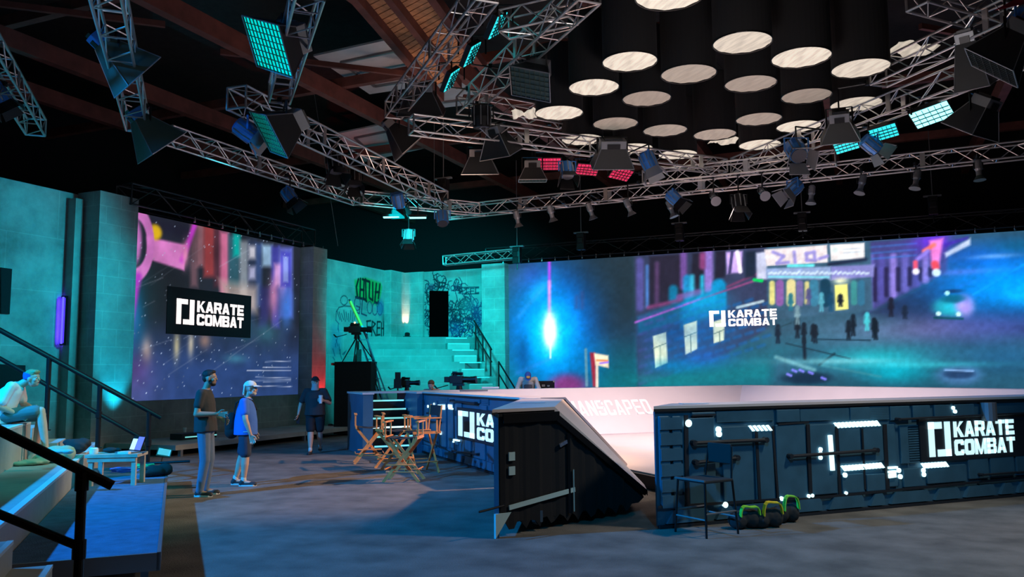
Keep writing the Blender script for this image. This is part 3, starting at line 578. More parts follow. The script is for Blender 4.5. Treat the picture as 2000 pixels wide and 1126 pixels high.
# ================================================================ the pit
DK, TOE, FZ = 1.33, .25, .22
def pit_wall(label, org, rz, L, k0, k1, greeble=None, toe=TOE, lift=0.0, name='pit_wall'):
    """x along the wall, y inward, outer face y=0; k0,k1 = mitre slopes at the ends"""
    t = thing(name, label, 'barrier', org, rz)
    def ends(y): return (k0*y, L-k1*y)
    def slab(mb, prof, m=0):
        lo = [(ends(y)[0], y, z) for y, z in prof]; hi = [(ends(y)[1], y, z) for y, z in prof]; mb.prism(lo, hi, m)
    run = DK-toe
    b = MB(); slab(b, [(0.03, .015+lift), (.60+run-.12, .015+lift), (.60+run-.05, toe-.06), (.60, DK-.05), (.03, DK-.05)]); b.build('body', 'drape', t)
    d = MB(); slab(d, [(-.03, DK-.035), (.60, DK-.035), (.60, DK), (-.03, DK)]); part(d.build('deck', 'pit', t), 'pale pinkish top deck')
    s = MB(); slab(s, [(.60, DK), (.60, DK-.05), (.60+run, toe-.05), (.60+run, toe)]); part(s.build('sloped_side', 'pit', t), 'pale pinkish sloping inner face')
    e = MB(); slab(e, [(-.035, DK-.06), (.02, DK-.06), (.02, DK-.03), (-.035, DK-.03)]); e.build('edge_trim', 'black', t)
    if greeble: greeble(t, L)
    return t
class Face:
    """helper to read sizes off the photograph in a wall's own plane"""
    def __init__(s, org, rz): s.m = (Matrix.Translation(org) @ Matrix.Rotation(rz, 4, 'Z')); s.i = s.m.inverted(); s.o = Vector(org); s.n = s.m.to_3x3() @ Vector((0, 1, 0))
    def __call__(s, x, y): p = s.i @ plane_hit(x, y, s.o, s.n); return p.x, p.z
def face_kit(t, L, F, panels=(), vents=(), pipes=(), seams=(), dots=(), bars=(), kick=True, L0=0.0):
    base = MB().box(L0, L, 0, .03, .02, DK-.06); base.build('face_board', 'navy', t)
    mb = MB()
    for (x0, y0, x1, y1) in panels:
        a, b = F(x0, y1), F(x1, y0); c_, d_ = F(x0, y0), F(x1, y1)
        xa, xb = (a[0]+c_[0])/2, (b[0]+d_[0])/2; za, zb = (a[1]+d_[1])/2, (b[1]+c_[1])/2
        mb.box(min(xa, xb), max(xa, xb), -.035, 0, max(.2, min(za, zb)), min(max(za, zb), DK-.08))
    if mb.v: mb.build('raised_panel', 'navypanel', t, bevel=.008)
    vb = MB()
    for (x0, y0, x1, y1, n) in vents:
        a, b = F(x0, y1), F(x1, y0)
        for i in range(n):
            z = a[1]+(b[1]-a[1])*(i+.5)/n; vb.box(a[0], b[0], -.02, 0, z-.010, z+.010)
    if vb.v: vb.build('vent_slats', 'navypanel', t)
    sb = MB()
    for (x0, y0, x1, y1, w_) in seams:
        a, b = F(x0, y0), F(x1, y1); sb.bar((a[0], -.038, max(a[1], .05)), (b[0], -.038, max(b[1], .05)), .012, w_, up=(0, 0, 1) if abs(a[0]-b[0]) > abs(a[1]-b[1]) else (1, 0, 0))
    if sb.v: sb.build('seam', 'navydark', t)
    for (x0, y0, x1, y1, r) in pipes:
        a, b = F(x0, y0), F(x1, y1); p = MB().tube((a[0], -.08, a[1]), (b[0], -.08, b[1]), r)
        for u in (a, b): p.tube((u[0], 0, u[1]), (u[0], -.1, u[1]), r*1.5)
        p.build('pipe', 'navydark', t)
    for (x0, y0, x1, y1, n, r) in dots:
        a, b = F(x0, y0), F(x1, y1); d = MB()
        for i in range(n):
            f = i/(n-1) if n > 1 else 0; x, z = a[0]+(b[0]-a[0])*f, a[1]+(b[1]-a[1])*f
            if n > 3: d.prism([(x-.045, -.05, z+.03), (x-.012, -.05, z+.035), (x+.045, -.05, z-.03), (x+.012, -.05, z-.035)], [(x-.045, -.03, z+.03), (x-.012, -.03, z+.035), (x+.045, -.03, z-.03), (x+.012, -.03, z-.035)])
            else: d.tube((x, -.055, z), (x, -.03, z), r, n=12)
        d.build('status_light', 'led', t)
    for (x0, y0, x1, y1, w_) in bars:
        a, b = F(x0, y0), F(x1, y1); MB().bar((a[0], -.05, a[1]), (b[0], -.05, b[1]), .03, w_, up=(0, 0, 1) if abs(a[0]-b[0]) > abs(a[1]-b[1]) else (1, 0, 0)).build('light_strip', 'led', t)
    if kick:
        kb = MB(); x = L0+.02; i = 0
        while x < L-.1:
            w_ = (.62, .30, .72, .5)[i % 4]; x1 = min(x+w_, L-.02)
            kb.prism([(x+.07, -.05, .05), (x1, -.05, .05), (x1, -.05, .15), (x1-.03, -.05, .19), (x+.16, -.05, .19)], [(x+.07, 0, .05), (x1, 0, .05), (x1, 0, .15), (x1-.03, 0, .19), (x+.16, 0, .19)]); x = x1+.03; i += 1
        kb.build('kick_plate', 'navypanel', t)
        MB().box(L0, L, -.045, 0, .0, .035).build('base_strip', 'navydark', t)
# ---- near right wall
NRO, NRR = RG(4.95, 8.05), TG
Fr = Face(NRO+RG(0, -.04), NRR)
def nr_face(t, L):
    P = [(1352, 800, 1398, 812), (1346, 815, 1398, 985), (1413, 832, 1472, 985), (1476, 832, 1512, 978), (1518, 790, 1563, 824), (1518, 828, 1576, 975), (1582, 828, 1634, 965), (1640, 832, 1682, 905), (1686, 830, 1726, 900), (1646, 925, 1690, 962), (1694, 925, 1732, 958), (1740, 792, 1778, 820), (1784, 790, 1818, 816),
         (1826, 788, 1862, 814), (1866, 786, 1904, 812), (1662, 792, 1700, 820), (1734, 828, 1752, 950), (1760, 830, 1776, 905), (1766, 914, 1808, 950), (1812, 908, 1888, 942), (1893, 890, 1932, 934), (1936, 886, 1982, 928), (1986, 880, 2060, 920), (1925, 792, 1935, 812), (1290, 812, 1310, 985), (1316, 812, 1332, 985)]
    V = [(1402, 800, 1512, 824, 8), (1566, 796, 1660, 822, 8), (1702, 792, 1738, 820, 8), (1780, 828, 1808, 905, 16)]
    PI = [(1352, 864, 1492, 858, .022), (1356, 902, 1436, 893, .022), (1540, 890, 1708, 878, .02), (1750, 818, 2060, 803, .014), (1912, 926, 2060, 916, .014)]
    S = [(1340, 810, 1343, 985, .05), (1477, 842, 1484, 975, .04), (1578, 828, 1584, 972, .05), (1509, 832, 1520, 975, .03), (1634, 832, 1641, 965, .04), (1728, 828, 1734, 955, .06), (1684, 836, 1690, 955, .025), (1352, 811, 1398, 809, .02), (1285, 990, 1560, 972, .03), (1560, 975, 2060, 926, .03), (1520, 828, 1580, 824, .02)]
    D = [(1344, 826, 1344, 826, 1, .042), (1403, 838, 1404, 847, 2, .034), (1416, 985, 1416, 985, 1, .034), (1468, 836, 1502, 835, 5, .03), (1634, 830, 1714, 826, 12, .03), (1648, 914, 1722, 908, 12, .03), (1804, 909, 1848, 906, 8, .03), (1861, 796, 1865, 803, 2, .025), (1602, 877, 1602, 893, 3, .026), (1579, 968, 1586, 967, 2, .022), (1526, 973, 1526, 973, 1, .026), (1803, 918, 1804, 926, 2, .03), (1650, 927, 1650, 927, 1, .03), (1652, 962, 1652, 962, 1, .02), (1755, 918, 1758, 930, 2, .03)]
    Bz = [(1620, 849, 1625, 918, .05), (1733, 913, 1751, 912, .03), (1733, 921, 1748, 920, .03), (1734, 929, 1748, 927, .05)]
    face_kit(t, L, Fr, P, V, PI, S, D, Bz)
    a, b = Fr(1816, 892), Fr(2036, 812)
    z0 = (Fr(1816, 892)[1]); z1 = Fr(1812, 824)[1]; H = z1-z0; x0 = Fr(1813, 860)[0]
    W = H*3.55
    MB().box(x0-.14, x0+W+.25, -.04, 0, z0-.06, z1+.07).build('logo_board', 'navydark', t)
    put_polys(MB(), kc_logo(W, H), lambda u, v, d: (x0+u, -.045-d, z0+v), .008).build('logo_letters', 'sign', t)
    x, z = Fr(1923, 803); MB().tube((x, -.1, z-.12), (x, -.1, z+.12), .1, n=14).build('canister', 'greymetal', t)
    e = MB()   # ribbed end post on the mitred end
    for i in range(6): e.box(.04, .32, -.05, -.03, .22+i*.17, .22+i*.17+.13)
    e.build('ribbed_plate', 'navypanel', t)
pit_wall('near right wall of the sunken pit, navy panels with lit logo letters', NRO, NRR, 10.15, 1, 1, nr_face)
# ---- fixed near left wall
NLO, NLR = RG(5.1, 19.6), TG-math.pi/2
Fl = Face(NLO+RG(-.04, 0), NLR)
def nl_face(t, L):
    P = [(812, 788, 822, 852), (828, 790, 836, 860), (846, 782, 852, 868), (862, 786, 870, 872), (874, 786, 884, 874), (900, 856, 918, 890), (922, 864, 946, 900), (890, 786, 900, 800), (886, 812, 893, 868), (903, 776, 936, 786), (826, 855, 850, 872), (940, 792, 949, 812)]
    V = [(856, 776, 872, 796, 6), (938, 778, 952, 790, 4)]
    PI = [(884, 782, 932, 787, .018), (838, 806, 852, 806, .012), (838, 822, 862, 824, .014), (888, 880, 936, 886, .014)]
    S = [(826, 780, 826, 868, .04), (856, 800, 858, 874, .05), (886, 800, 888, 880, .05), (872, 880, 946, 908, .04), (805, 850, 870, 876, .03)]
    D = [(861, 845, 861, 845, 1, .035), (848, 789, 848, 789, 1, .03), (836, 793, 837, 793, 1, .03)]
    Bz = [(857, 792, 869, 792, .05), (857, 796, 869, 797, .05), (877, 792, 883, 793, .06), (878, 797, 885, 798, .03), (887, 858, 898, 860, .03), (886, 862, 888, 862, .03)]
    face_kit(t, L, Fl, P, V, PI, S, D, Bz)
    x0, z1 = Fl(896, 801); _, z0 = Fl(897, 850); H = z1-z0; W = H*3.3
    W = min(W, L-x0-.1)
    MB().box(x0-.12, L, -.04, 0, z0-.06, z1+.06).build('logo_board', 'navydark', t)
    W = (Fl(927, 825)[0]-x0)/.245; PL = [p for p in kc_logo(W, H) if max(u for u, v in p) < L-x0-.02]
    put_polys(MB(), PL, lambda u, v, d: (x0+u, -.045-d, z0+v), .008).build('logo_letters', 'sign', t)
pit_wall('near left wall of the pit with lit logo, behind the director chairs', NLO, NLR, 7.7, 1, 0, nl_face)
# ---- far walls
def fl_face(t, L):
    MB().box(0, L, 0, .03, .02, DK-.06).build('face_board', 'navy', t)
t = pit_wall('far left wall of the pit, white sponsor lettering on its slope', RG(15.1, 19.6), TG+math.pi, 10, 1, 1, fl_face)
# white sponsor word on the slope; u runs left to right for someone inside the pit
a0 = plane_hit(1278, 790, RG(15.1, 19.0, DK), RG(0, 1, -1)+Vector((0, 0, 0)))
nrm = (RG(0, -1)+Vector((0, 0, 1))).normalized()
pA = plane_hit(1278, 792, RG(10, 19.0, DK), nrm); pB = plane_hit(1117, 801, RG(10, 19.0, DK), nrm)
ux = RG(1, 0).normalized(); uy = (RG(0, 1)+Vector((0, 0, 1))).normalized()
wd = (pA-pB).dot(ux)
hN = (plane_hit(1277, 779, RG(10, 19.0, DK), nrm)-plane_hit(1277, 808, RG(10, 19.0, DK), nrm)).dot(uy)
b0 = plane_hit(1277, 808, RG(10, 19.0, DK), nrm); b0 = b0-ux*wd
inv = t.matrix_basis.inverted()
put_polys(MB(), text_polys('MANSCAPED', 0, 0, wd, hN, dict(M=1.35), gap=.2, tx=.26, ty=.15), lambda u, v, d: inv @ (b0+ux*u+uy*v+nrm*(.003+d)), .004).build('floor_lettering', 'pitlogo', t)
pit_wall('far right wall of the pit in front of the back led screen', RG(15.1, 8.05), TG+math.pi/2, 11.55, 1, 1, fl_face)
fm = MB(); fm.box(6.55, 13.5, 9.6, 18.05, 0.012, FZ)
fl = fm.build('pit_floor', 'pit'); fl.rotation_euler = (0, 0, TG); tag(fl, 'pale pinkish sunken floor of the pit inside the sloping walls', 'platform')
MB().box(6.47, 6.55, 9.6, 18.05, 0.012, FZ-.02).build('floor_edge', 'black', fl); MB().box(6.47, 13.5, 9.5, 9.6, .012, FZ-.02).build('floor_edge', 'black', fl)
# ---- the wheeled-out wedge
WO = RG(4.99, 11.85); wdv = RG(3.15, 8.3)-WO; WR = math.atan2(wdv.y, wdv.x)
def wedge_face(t, L):
    MB().box(.02, L-.02, 0, .03, .12, DK-.06).build('face_board', 'navy', t)
    MB().box(L-.05, L+.0, -.02, .03, .0, DK-.05).build('front_post', 'navy', t)
    # black draped end (mitred face): folds, gaffer tape, castor
    d = MB(); n = 34; pts = []
    for i in range(n+1):
        y = .04+(1.45)*i/n; top = DK-.08 if y < .6 else DK-.08-(y-.6)
        bot = .10+.05*math.sin(i*1.9)+(.03 if i % 5 == 0 else 0)
        off = .008*math.sin(i*.9)+.006*math.sin(i*2.3)
        pts.append((L-y+off+.015, y+off, top, bot))
    v = [(p[0], p[1], p[3]) for p in pts]+[(p[0], p[1], max(p[2], p[3]+.02)) for p in pts]
    d.add(v, [(i, i+1, n+2+i, n+1+i) for i in range(n)])
    o = d.build('skirt', 'drape', t); sd = o.modifiers.new('s', 'SOLIDIFY'); sd.thickness = .01
    def ep(y, z, off=.03): return (L-y+off, y+off, z)
    MB().bar(ep(.10, .30), ep(.78, .40), .012, .05).build('gaffer_tape', 'tealgaff', t)
    MB().bar(ep(.77, .16), ep(.77, .62), .012, .03, up=(1, 0, 0)).build('gaffer_tape', 'tealgaff', t)
    for z in (.68, .83): MB().bar(ep(.10, z), ep(.16, z), .012, .09).build('gaffer_tape', 'tealgaff', t)
    MB().bar(ep(.62, .9), ep(.70, .94), .02, .04).build('latch', 'silver', t)
    f = MB(); f.bar(ep(.05, DK-.1), ep(.62, DK-.1), .02, .1); f.bar(ep(.60, DK-.12), ep(1.62, TOE-.0), .03, .07)
    f.bar(ep(.72, .15), ep(.72, DK-.3), .03, .03, up=(1, 0, 0)); f.build('end_frame', 'blackmetal', t)
    w_ = MB().tube(ep(.42, .12, .0), ep(.42, .12, -.04), .055, n=16); w_.bar(ep(.42, .1, .02), ep(.42, .22, .02), .05, .01, up=(1, 0, 0)); w_.build('castor', 'greymetal', t)
    sp = MB(); sp.prism([(L+.02, -.02, 0), (L+.02, -.02, .25), (L+.02-.13, .13, .25)], [(L+.04, 0, 0), (L+.04, 0, .25), (L-.11, .15, .25)]); sp.build('splash_plate', 'tealgaff', t)
    MB().tube(ep(-.18, .3), ep(.05, .33), .012).build('pin', 'blackmetal', t)
M['tealgaff'] = mat('pale gaffer tape', (.45, .62, .62), .6)
def wedge():
    return pit_wall('black draped pit wall wedge on castors, wheeled out into the entrance gap', WO, WR, 4.0, 1, 1, wedge_face, lift=.12, name='pit_wall_wedge')
wedge()
# ---- steps block at the left corner of the pit
sb = thing('stair_block', 'navy entry stair with lit teal treads at the left corner of the pit', 'stairs', RG(3.75, 17.9), TG)
MB().box(0, .22, 0, 1.7, 0, 1.29).box(1.2, 1.33, 0, 1.7, 0, 1.29).build('side_wall', 'navy', sb)
MB().box(-.02, 1.35, .9, 1.72, 1.29, 1.33).box(-.02, .24, -.02, .9, 1.29, 1.33).box(1.18, 1.35, -.02, .9, 1.29, 1.33).build('deck', 'pit', sb)
for i in range(6):
    st = MB().box(.22, 1.2, .02+i*.2, .22+i*.2+.05, .19*i, .19*(i+1)).build('step', 'black', sb)
    MB().box(.26, 1.16, .005+i*.2, .03+i*.2, .19*(i+1)-.035, .19*(i+1)).build('nosing_light', 'tealled' if i != 2 else 'led', st)
# props on the pit deck
def deck_item(px, py): p = onz(px, py, DK); return p
o = MB().box(-.3, .3, -.15, .15, 0, .03).build('monitor_board', 'greymetal'); o.location = deck_item(925, 764)+Vector((0, 0, .004)); o.rotation_euler = (0, 0, .1); tag(o, 'grey board lying on the pit deck below the camera', 'board')
o = MB().box(-.22, .22, -.12, .12, 0, .05).build('folded_towel', 'white', bevel=.01); o.location = deck_item(958, 759)+Vector((0, 0, .004)); tag(o, 'small white folded towel on the far left deck edge of the pit', 'towel')
for px, py, lb in ((1035, 778, 'flat white sheet on the pit deck behind the wheeled wedge'), (1040, 786, 'flat white sheet on the top of the wheeled wedge'), (1355, 788, 'flat white sheet at the left end of the near right pit wall')):
    o = MB().box(-.16, .16, -.1, .1, 0, .004).build('paper_sheet', 'white'); o.location = deck_item(px, py)+Vector((0, 0, .004)); tag(o, lb, 'paper')
# ================================================================ bleachers on the left
def rgbox(name, label, cat, a0, a1, b0, b1, z0, z1, m, group=None):
    o = MB().box(0, a1-a0, 0, b1-b0, 0, z1-z0).build(name, m); o.location = RG(a0, b0, z0); o.rotation_euler = (0, 0, TG); return tag(o, label, cat, group)
conb = concrete('bleacher concrete', (.36, .37, .35), joints=False, dirt=.3)
edge = mat('pale nosing paint', (.55, .62, .62), .5)
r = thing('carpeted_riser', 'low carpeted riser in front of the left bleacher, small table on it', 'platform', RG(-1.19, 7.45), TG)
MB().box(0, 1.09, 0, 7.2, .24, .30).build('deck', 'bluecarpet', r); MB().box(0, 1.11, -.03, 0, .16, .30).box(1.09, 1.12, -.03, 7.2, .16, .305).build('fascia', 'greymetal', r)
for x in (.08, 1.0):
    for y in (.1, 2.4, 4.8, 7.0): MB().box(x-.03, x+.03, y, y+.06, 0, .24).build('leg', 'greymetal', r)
def bench(label, a0, a1, b0, b1, h, nose=True):
    o = rgbox('bleacher_tier', label, 'bleacher', a0, a1, b0, b1, 0, h, conb)
    MB().box(a1-a0-.06, a1-a0+.004, 0, b1-b0, h-.025, h+.003).build('nosing', edge, o); return o
bench('lowest concrete bleacher tier at left, bags lying on it', -1.87, -1.2, 6.65, 16.2, .6)
bench('second concrete bleacher tier at left, youth sitting on its end', -2.55, -1.87, 6.65, 13.45, 1.1)
bench('third concrete bleacher tier behind the seated youth', -3.3, -2.55, 6.65, 13.45, 1.5)
for i, (a0, a1, h, lb) in enumerate(((-1.87, -1.55, .78, 'low grey step on the aisle beyond the bags'), (-2.25, -1.87, 1.0, 'second grey step of the far aisle behind the crossed legs'), (-2.7, -2.25, 1.22, 'third grey step of the far aisle'))):
    rgbox('aisle_step', lb, 'step', a0, a1, 13.6, 14.6, .601 if i == 0 else .0, h, conb)
for a0, a1, h, lb in ((-.98, -.74, .44, 'lowest step of the near aisle, bottom left corner'), (-1.19, -.98, .62, 'second step of the near aisle, left edge of the view')):
    o = rgbox('aisle_step', lb, 'step', a0, a1, 5.3, 6.55, 0, h, conb); MB().box(a1-a0-.035, a1-a0+.003, 0, 1.25, h-.02, h+.003).build('nosing', edge, o)
# hand rails
def rail(label, pts_top, pts_mid, posts, r=.028):
    t = thing('hand_rail', label, 'railing', (0, 0, 0))
    a, b = pts_top; MB().tube(a, b, r*1.15, n=12).build('top_rail', 'blackmetal', t)
    a, b = pts_mid; MB().tube(a, b, r, n=12).build('middle_rail', 'blackmetal', t)
    for p in posts:
        z0, z1 = p[2], p[3]; m = MB().tube((p[0], p[1], z0), (p[0], p[1], z1), r*1.1, n=12); m.tube((p[0], p[1], z0), (p[0], p[1], z0+.015), .07, n=12)
        for q_ in p[4]: m.tube((p[0], p[1], q_-.06), (p[0], p[1], q_+.04), r*1.5, n=12)
        m.build('post', 'blackmetal', t)
    return t
def bpl(px, py, b): return plane_hit(px, py, RG(0, b), RG(0, 1))
B1 = 5.2
tA, tB = bpl(-120, 782, B1), bpl(220, 948, B1); mA, mB_ = bpl(-120, 955, B1), bpl(158, 1068, B1); pp = bpl(158, 990, B1)
zt = tA.z+(tB.z-tA.z)*((pp-tA).length/(tB-tA).length)
rail('nearest black tube hand rail, crossing the bottom left corner', (tA, tB), (mA, mB_), [(pp.x, pp.y, 0, bpl(160, 925, B1).z, (mB_.z, bpl(160, 925, B1).z-.03))], .024)
B2 = 14.75
tA, tB = bpl(-30, 628, B2), bpl(315, 815, B2); mA, mB_ = bpl(-30, 683, B2), bpl(292, 863, B2)
p1, p2, p3 = bpl(195, 760, B2), bpl(291, 812, B2), bpl(96, 705, B2)
rail('black tube hand rail of the far aisle, behind the seated youth', (tA, tB), (mA, mB_), [(p1.x, p1.y, .601, bpl(195, 752, B2).z, (bpl(195, 808, B2).z,)), (p2.x, p2.y, 0 if (RG(0, 0) and False) else .0, bpl(291, 803, B2).z, (mB_.z,)), (p3.x, p3.y, .9, bpl(96, 694, B2).z, ())], .034)
# ================================================================ low stage below the left screen
g = thing('low_stage', 'low teal lit stage deck on short legs below the left led screen', 'platform', RM(0, 0), TR)
for i in range(3):
    MB().box(-15.75, -13.7, 13.75+i*2.25, 13.75+(i+1)*2.25-.02, .14, .25).build('deck', conb, g)
for b in (13.9, 15.9, 16.15, 18.2, 18.4, 20.3):
    MB().box(-13.78, -13.70, b, b+.07, 0, .14).build('leg', 'greymetal', g); MB().box(-15.7, -15.6, b, b+.07, 0, .14).build('leg', 'greymetal', g)
o = MB().box(-.5, .5, -.2, .2, 0, .14).box(-.4, .5, -.215, -.2, .05, .075, 1).build('equipment_box', ['black', 'tealled']); o.location = onz(378, 856, .25)+Vector((0, 0, .002)); o.rotation_euler = (0, 0, TR+1.45); tag(o, 'flat black equipment box with pale stripe on the low stage', 'box')
o = MB().lathe([(.032, 0), (.045, .11), (.04, .11)], 14).build('paper_cup', 'white'); o.location = onz(378, 856, .25)+Vector((-.25, .1, .143)); tag(o, 'white paper cup standing on the flat black box', 'cup')
# seating tiers in the graffiti corner: rows face the pit

def clip(P, n, d):
    """keep the side of the polygon where p.n <= d"""
    out = []
    for i in range(len(P)):
        a, b = P[i], P[(i+1) % len(P)]; fa, fb = a.dot(n)-d, b.dot(n)-d
        if fa <= 0: out.append(a)
        if (fa < 0) != (fb < 0): out.append(a+(b-a)*(fa/(fa-fb)))
    return out
TCM = concrete('tier concrete', (.22, .235, .23), bw=2.4, bh=.47, dirt=.3)
TIERS = [(28.75, 3.05, 12.6), (28.0, 2.59, 9.95), (27.2, 2.14, 9.95), (26.4, 1.63, 9.95), (25.6, 1.14, 9.95), (24.8, .6, 9.95)]
names = ['top', 'second highest', 'third highest', 'fourth highest', 'fifth highest', 'lowest']
nX, nY = RM(1, 0), RM(0, 1)
for k, (bf, h, ar) in enumerate(TIERS):
    bb = 33 if k == 0 else TIERS[k-1][0]-.004
    P = [RG(5.8, bf), RG(ar, bf), RG(ar, bb), RG(5.8, bb)]
    P = clip(P, -nX, 16.19 if k == 0 else 16.48); P = clip(P, nY, 27.58 if k == 0 else 27.68); P = clip(P, nX, -12.72)
    if k == 0: P = clip(P, -nX, 16.18)
    o = MB().prism(P, [p+Vector((0, 0, h)) for p in P]).build('seating_tier', TCM); tag(o, names[k]+' concrete seating tier of the graffiti corner', 'bleacher')
    if k < 5:
        zl = TIERS[k+1][1]; st = thing('aisle_step', 'pair of teal lit steps leading up to the %s tier of the graffiti corner' % names[k], 'step', RG(9.0, bf-.26, 0), TG)
        MB().box(0, .84, 0, .255, zl+.003, zl+(h-zl)*.5).build('tread_block', conb, st)
        MB().box(.02, .82, -.012, .02, zl+(h-zl)*.5-.03, zl+(h-zl)*.5+.004).build('nosing', edge, st)
        MB().box(.02, .82, .25, .27, h-.05, h-.012).build('nosing', edge, st)
def apl(px, py, a): return plane_hit(px, py, RG(a, 0), RG(1, 0))
AR = 9.9
a_, b_ = apl(926, 626, AR), apl(960, 682, AR)
rail('steel hand rail at the top of the graffiti corner steps', (a_, b_), (a_-Vector((0, 0, .42)), b_-Vector((0, 0, .42))), [(apl(929, 630, AR).x, apl(929, 630, AR).y, 2.59, apl(929, 630, AR).z, ()), (apl(943, 655, AR).x, apl(943, 655, AR).y, 2.14, apl(943, 655, AR).z, ()), (apl(958, 680, AR).x, apl(958, 680, AR).y, 1.63, apl(958, 680, AR).z, ())], .025)
AR = 10.02
a_, b_ = apl(974, 706, AR), apl(1006, 758, AR)
rail('lower steel hand rail in front of the right teal column', (a_, b_), (a_-Vector((0, 0, .4)), b_-Vector((0, 0, .4))), [(a_.x, a_.y, 0, a_.z, ()), (b_.x, b_.y, 0, b_.z, ())], .025)
ul = thing('wall_uplight', 'small black uplight on the top tier in the graffiti corner', 'light', RM(-15.85, 27.2, 3.055))
MB().box(-.14, .14, -.1, .1, 0, .1).tube((0, 0, .08), (0, .06, .2), .1, n=12).build('housing', 'blackmetal', ul)
ul = thing('wall_uplight', 'small red uplight at the foot of the column right of the left screen', 'light', RM(-15.0, 21.2, .0), TR)
MB().box(-.14, .14, -.1, .1, 0, .1).tube((0, 0, .1), (-.03, .05, .22), .09, n=12).build('housing', 'blackmetal', ul)
# ================================================================ furniture and gear
def remeshed(mb, name, m, parent, vox=.009, smooth=4, strength=.5):
    me = bpy.data.meshes.new('tmp'); me.from_pydata(mb.v, [], mb.f)
    b = bmesh.new(); b.from_mesh(me); bmesh.ops.recalc_face_normals(b, faces=b.faces); b.to_mesh(me); b.free()
    o = bpy.data.objects.new('tmp', me); C.objects.link(o)
    r = o.modifiers.new('r', 'REMESH'); r.mode = 'VOXEL'; r.voxel_size = vox; r.adaptivity = 0
    s = o.modifiers.new('s', 'SMOOTH'); s.iterations = smooth; s.factor = strength
    dg = bpy.context.evaluated_depsgraph_get(); ev = o.evaluated_get(dg); me2 = bpy.data.meshes.new_from_object(ev)
    bpy.data.objects.remove(o); me2.name = name; me2.materials.clear(); me2.materials.append(M[m] if isinstance(m, str) else m)
    me2.polygons.foreach_set('use_smooth', [True]*len(me2.polygons)); me2.polygons.foreach_set('material_index', [0]*len(me2.polygons))
    q = bpy.data.objects.new(name, me2); C.objects.link(q); q.parent = parent; return q
def mesh_copy(o, parent=None):
    c = o.copy(); C.objects.link(c); c.parent = parent
    for ch in list(o.children): mesh_copy(ch, c)
    return c
def dup(root, loc, rz, label, group=None):
    c = mesh_copy(root); c.location = loc; c.rotation_euler = (0, 0, rz); c['label'] = label
    if group: c['group'] = group
    return c
GC = 'tall folding director chairs beside the pit'
def director_chair(loc, rz, label, back=False):
    t = thing('director_chair', label, 'chair', loc, rz, GC); W, D, SH, AH = .27, .20, .70, .95
    for y in (-D, D):
        for s in (-1, 1):
            MB().bar((s*(W+.02), y+.012*s, 0), (-s*(W-.02), y+.012*s, SH-.02), .046, .022, up=(0, 1, 0)).build('leg', 'wood', t)
        MB().tube((-W+.02, y, .16), (W-.02, y, .16), .011).build('stretcher', 'wood', t)
    for s in (-1, 1):
        MB().bar((s*(W-.01), -D-.06, SH), (s*(W-.01), D+.06, SH), .03, .045).build('seat_rail', 'wood', t)
        MB().bar((s*(W), -D-.05, AH), (s*(W), D+.06, AH), .055, .022).build('armrest', 'wood', t)
        for y in (-D+.03, D-.02): MB().bar((s*W, y, SH), (s*W, y, AH), .028, .022, up=(1, 0, 0)).build('arm_post', 'wood', t)
        MB().tube((s*(W+.0), -D, .20), (s*(W+.0), D, .20), .011).build('stretcher', 'wood', t)
        if back: MB().bar((s*W, D+.02, SH+.02), (s*W, D+.07, 1.17), .022, .028, up=(1, 0, 0)).build('back_post', 'wood', t)
    s_ = MB().add([(-W+.01, -D-.03, SH+.01), (0, -D-.03, SH-.02), (W-.01, -D-.03, SH+.01), (-W+.01, D+.03, SH+.01), (0, D+.03, SH-.02), (W-.01, D+.03, SH+.01)], [(0, 1, 4, 3), (1, 2, 5, 4)])
    o = s_.build('seat', 'canvas', t); sd = o.modifiers.new('s', 'SOLIDIFY'); sd.thickness = .008
    MB().box(-W+.04, W-.04, -D-.10, -D-.02, .27, .287).build('footrest', 'wood', t)
    if back:
        b = MB(); n = 8; v = []
        for i in range(n+1):
            x = -W+2*W*i/n; v += [(x, D+.045+.03*math.cos(x/W*1.5), .98), (x, D+.065+.03*math.cos(x/W*1.5), 1.16)]
        b.add(v, [(2*i, 2*i+2, 2*i+3, 2*i+1) for i in range(n)]); o = b.build('backrest', 'canvas', t); sd = o.modifiers.new('s', 'SOLIDIFY'); sd.thickness = .008
    return t
director_chair(onz(721, 903, 0), math.radians(12), 'tall wooden director chair without back canvas, leftmost of the four')
director_chair(onz(768, 914, 0), math.radians(24), 'tall wooden director chair hidden behind the front one, in front of the lit stair')
director_chair(onz(789, 938, 0), math.radians(-6), 'tall wooden director chair nearest the camera, legs crossed in front')
director_chair(onz(824, 921, 0), math.radians(-64), 'tall wooden director chair with black back canvas, rightmost of the four', True)
# black bar stool by the right pit wall
t = thing('bar_stool', 'black metal chair with slim frame in front of the near right pit wall', 'chair', onz(1380, 1040, 0), math.radians(-58))
for x, y in ((-.2, -.2), (.2, -.2), (-.2, .2), (.2, .2)): MB().tube((x*1.15, y*1.15, 0), (x, y, .56), .012).build('leg', 'blackmetal', t)
MB().box(-.21, .21, -.21, .21, .545, .575).build('seat', 'canvas', t, bevel=.01)
MB().box(-.22, .22, -.23, -.21, .565, .585).build('seat_trim', 'greymetal', t)
MB().tube((-.19, .2, .56), (-.17, .24, .9), .011).tube((.19, .2, .56), (.17, .24, .9), .011).build('back_frame', 'blackmetal', t)
MB().box(-.17, .17, .225, .245, .72, .93).build('backrest', 'canvas', t, bevel=.01)
MB().tube((-.22, -.22, .18), (.22, -.22, .18), .01).tube((-.22, .22, .18), (.22, .22, .18), .01).tube((-.22, -.22, .24), (-.22, .22, .24), .01).tube((.22, -.22, .24), (.22, .22, .24), .01).build('footrest', 'greymetal', t)
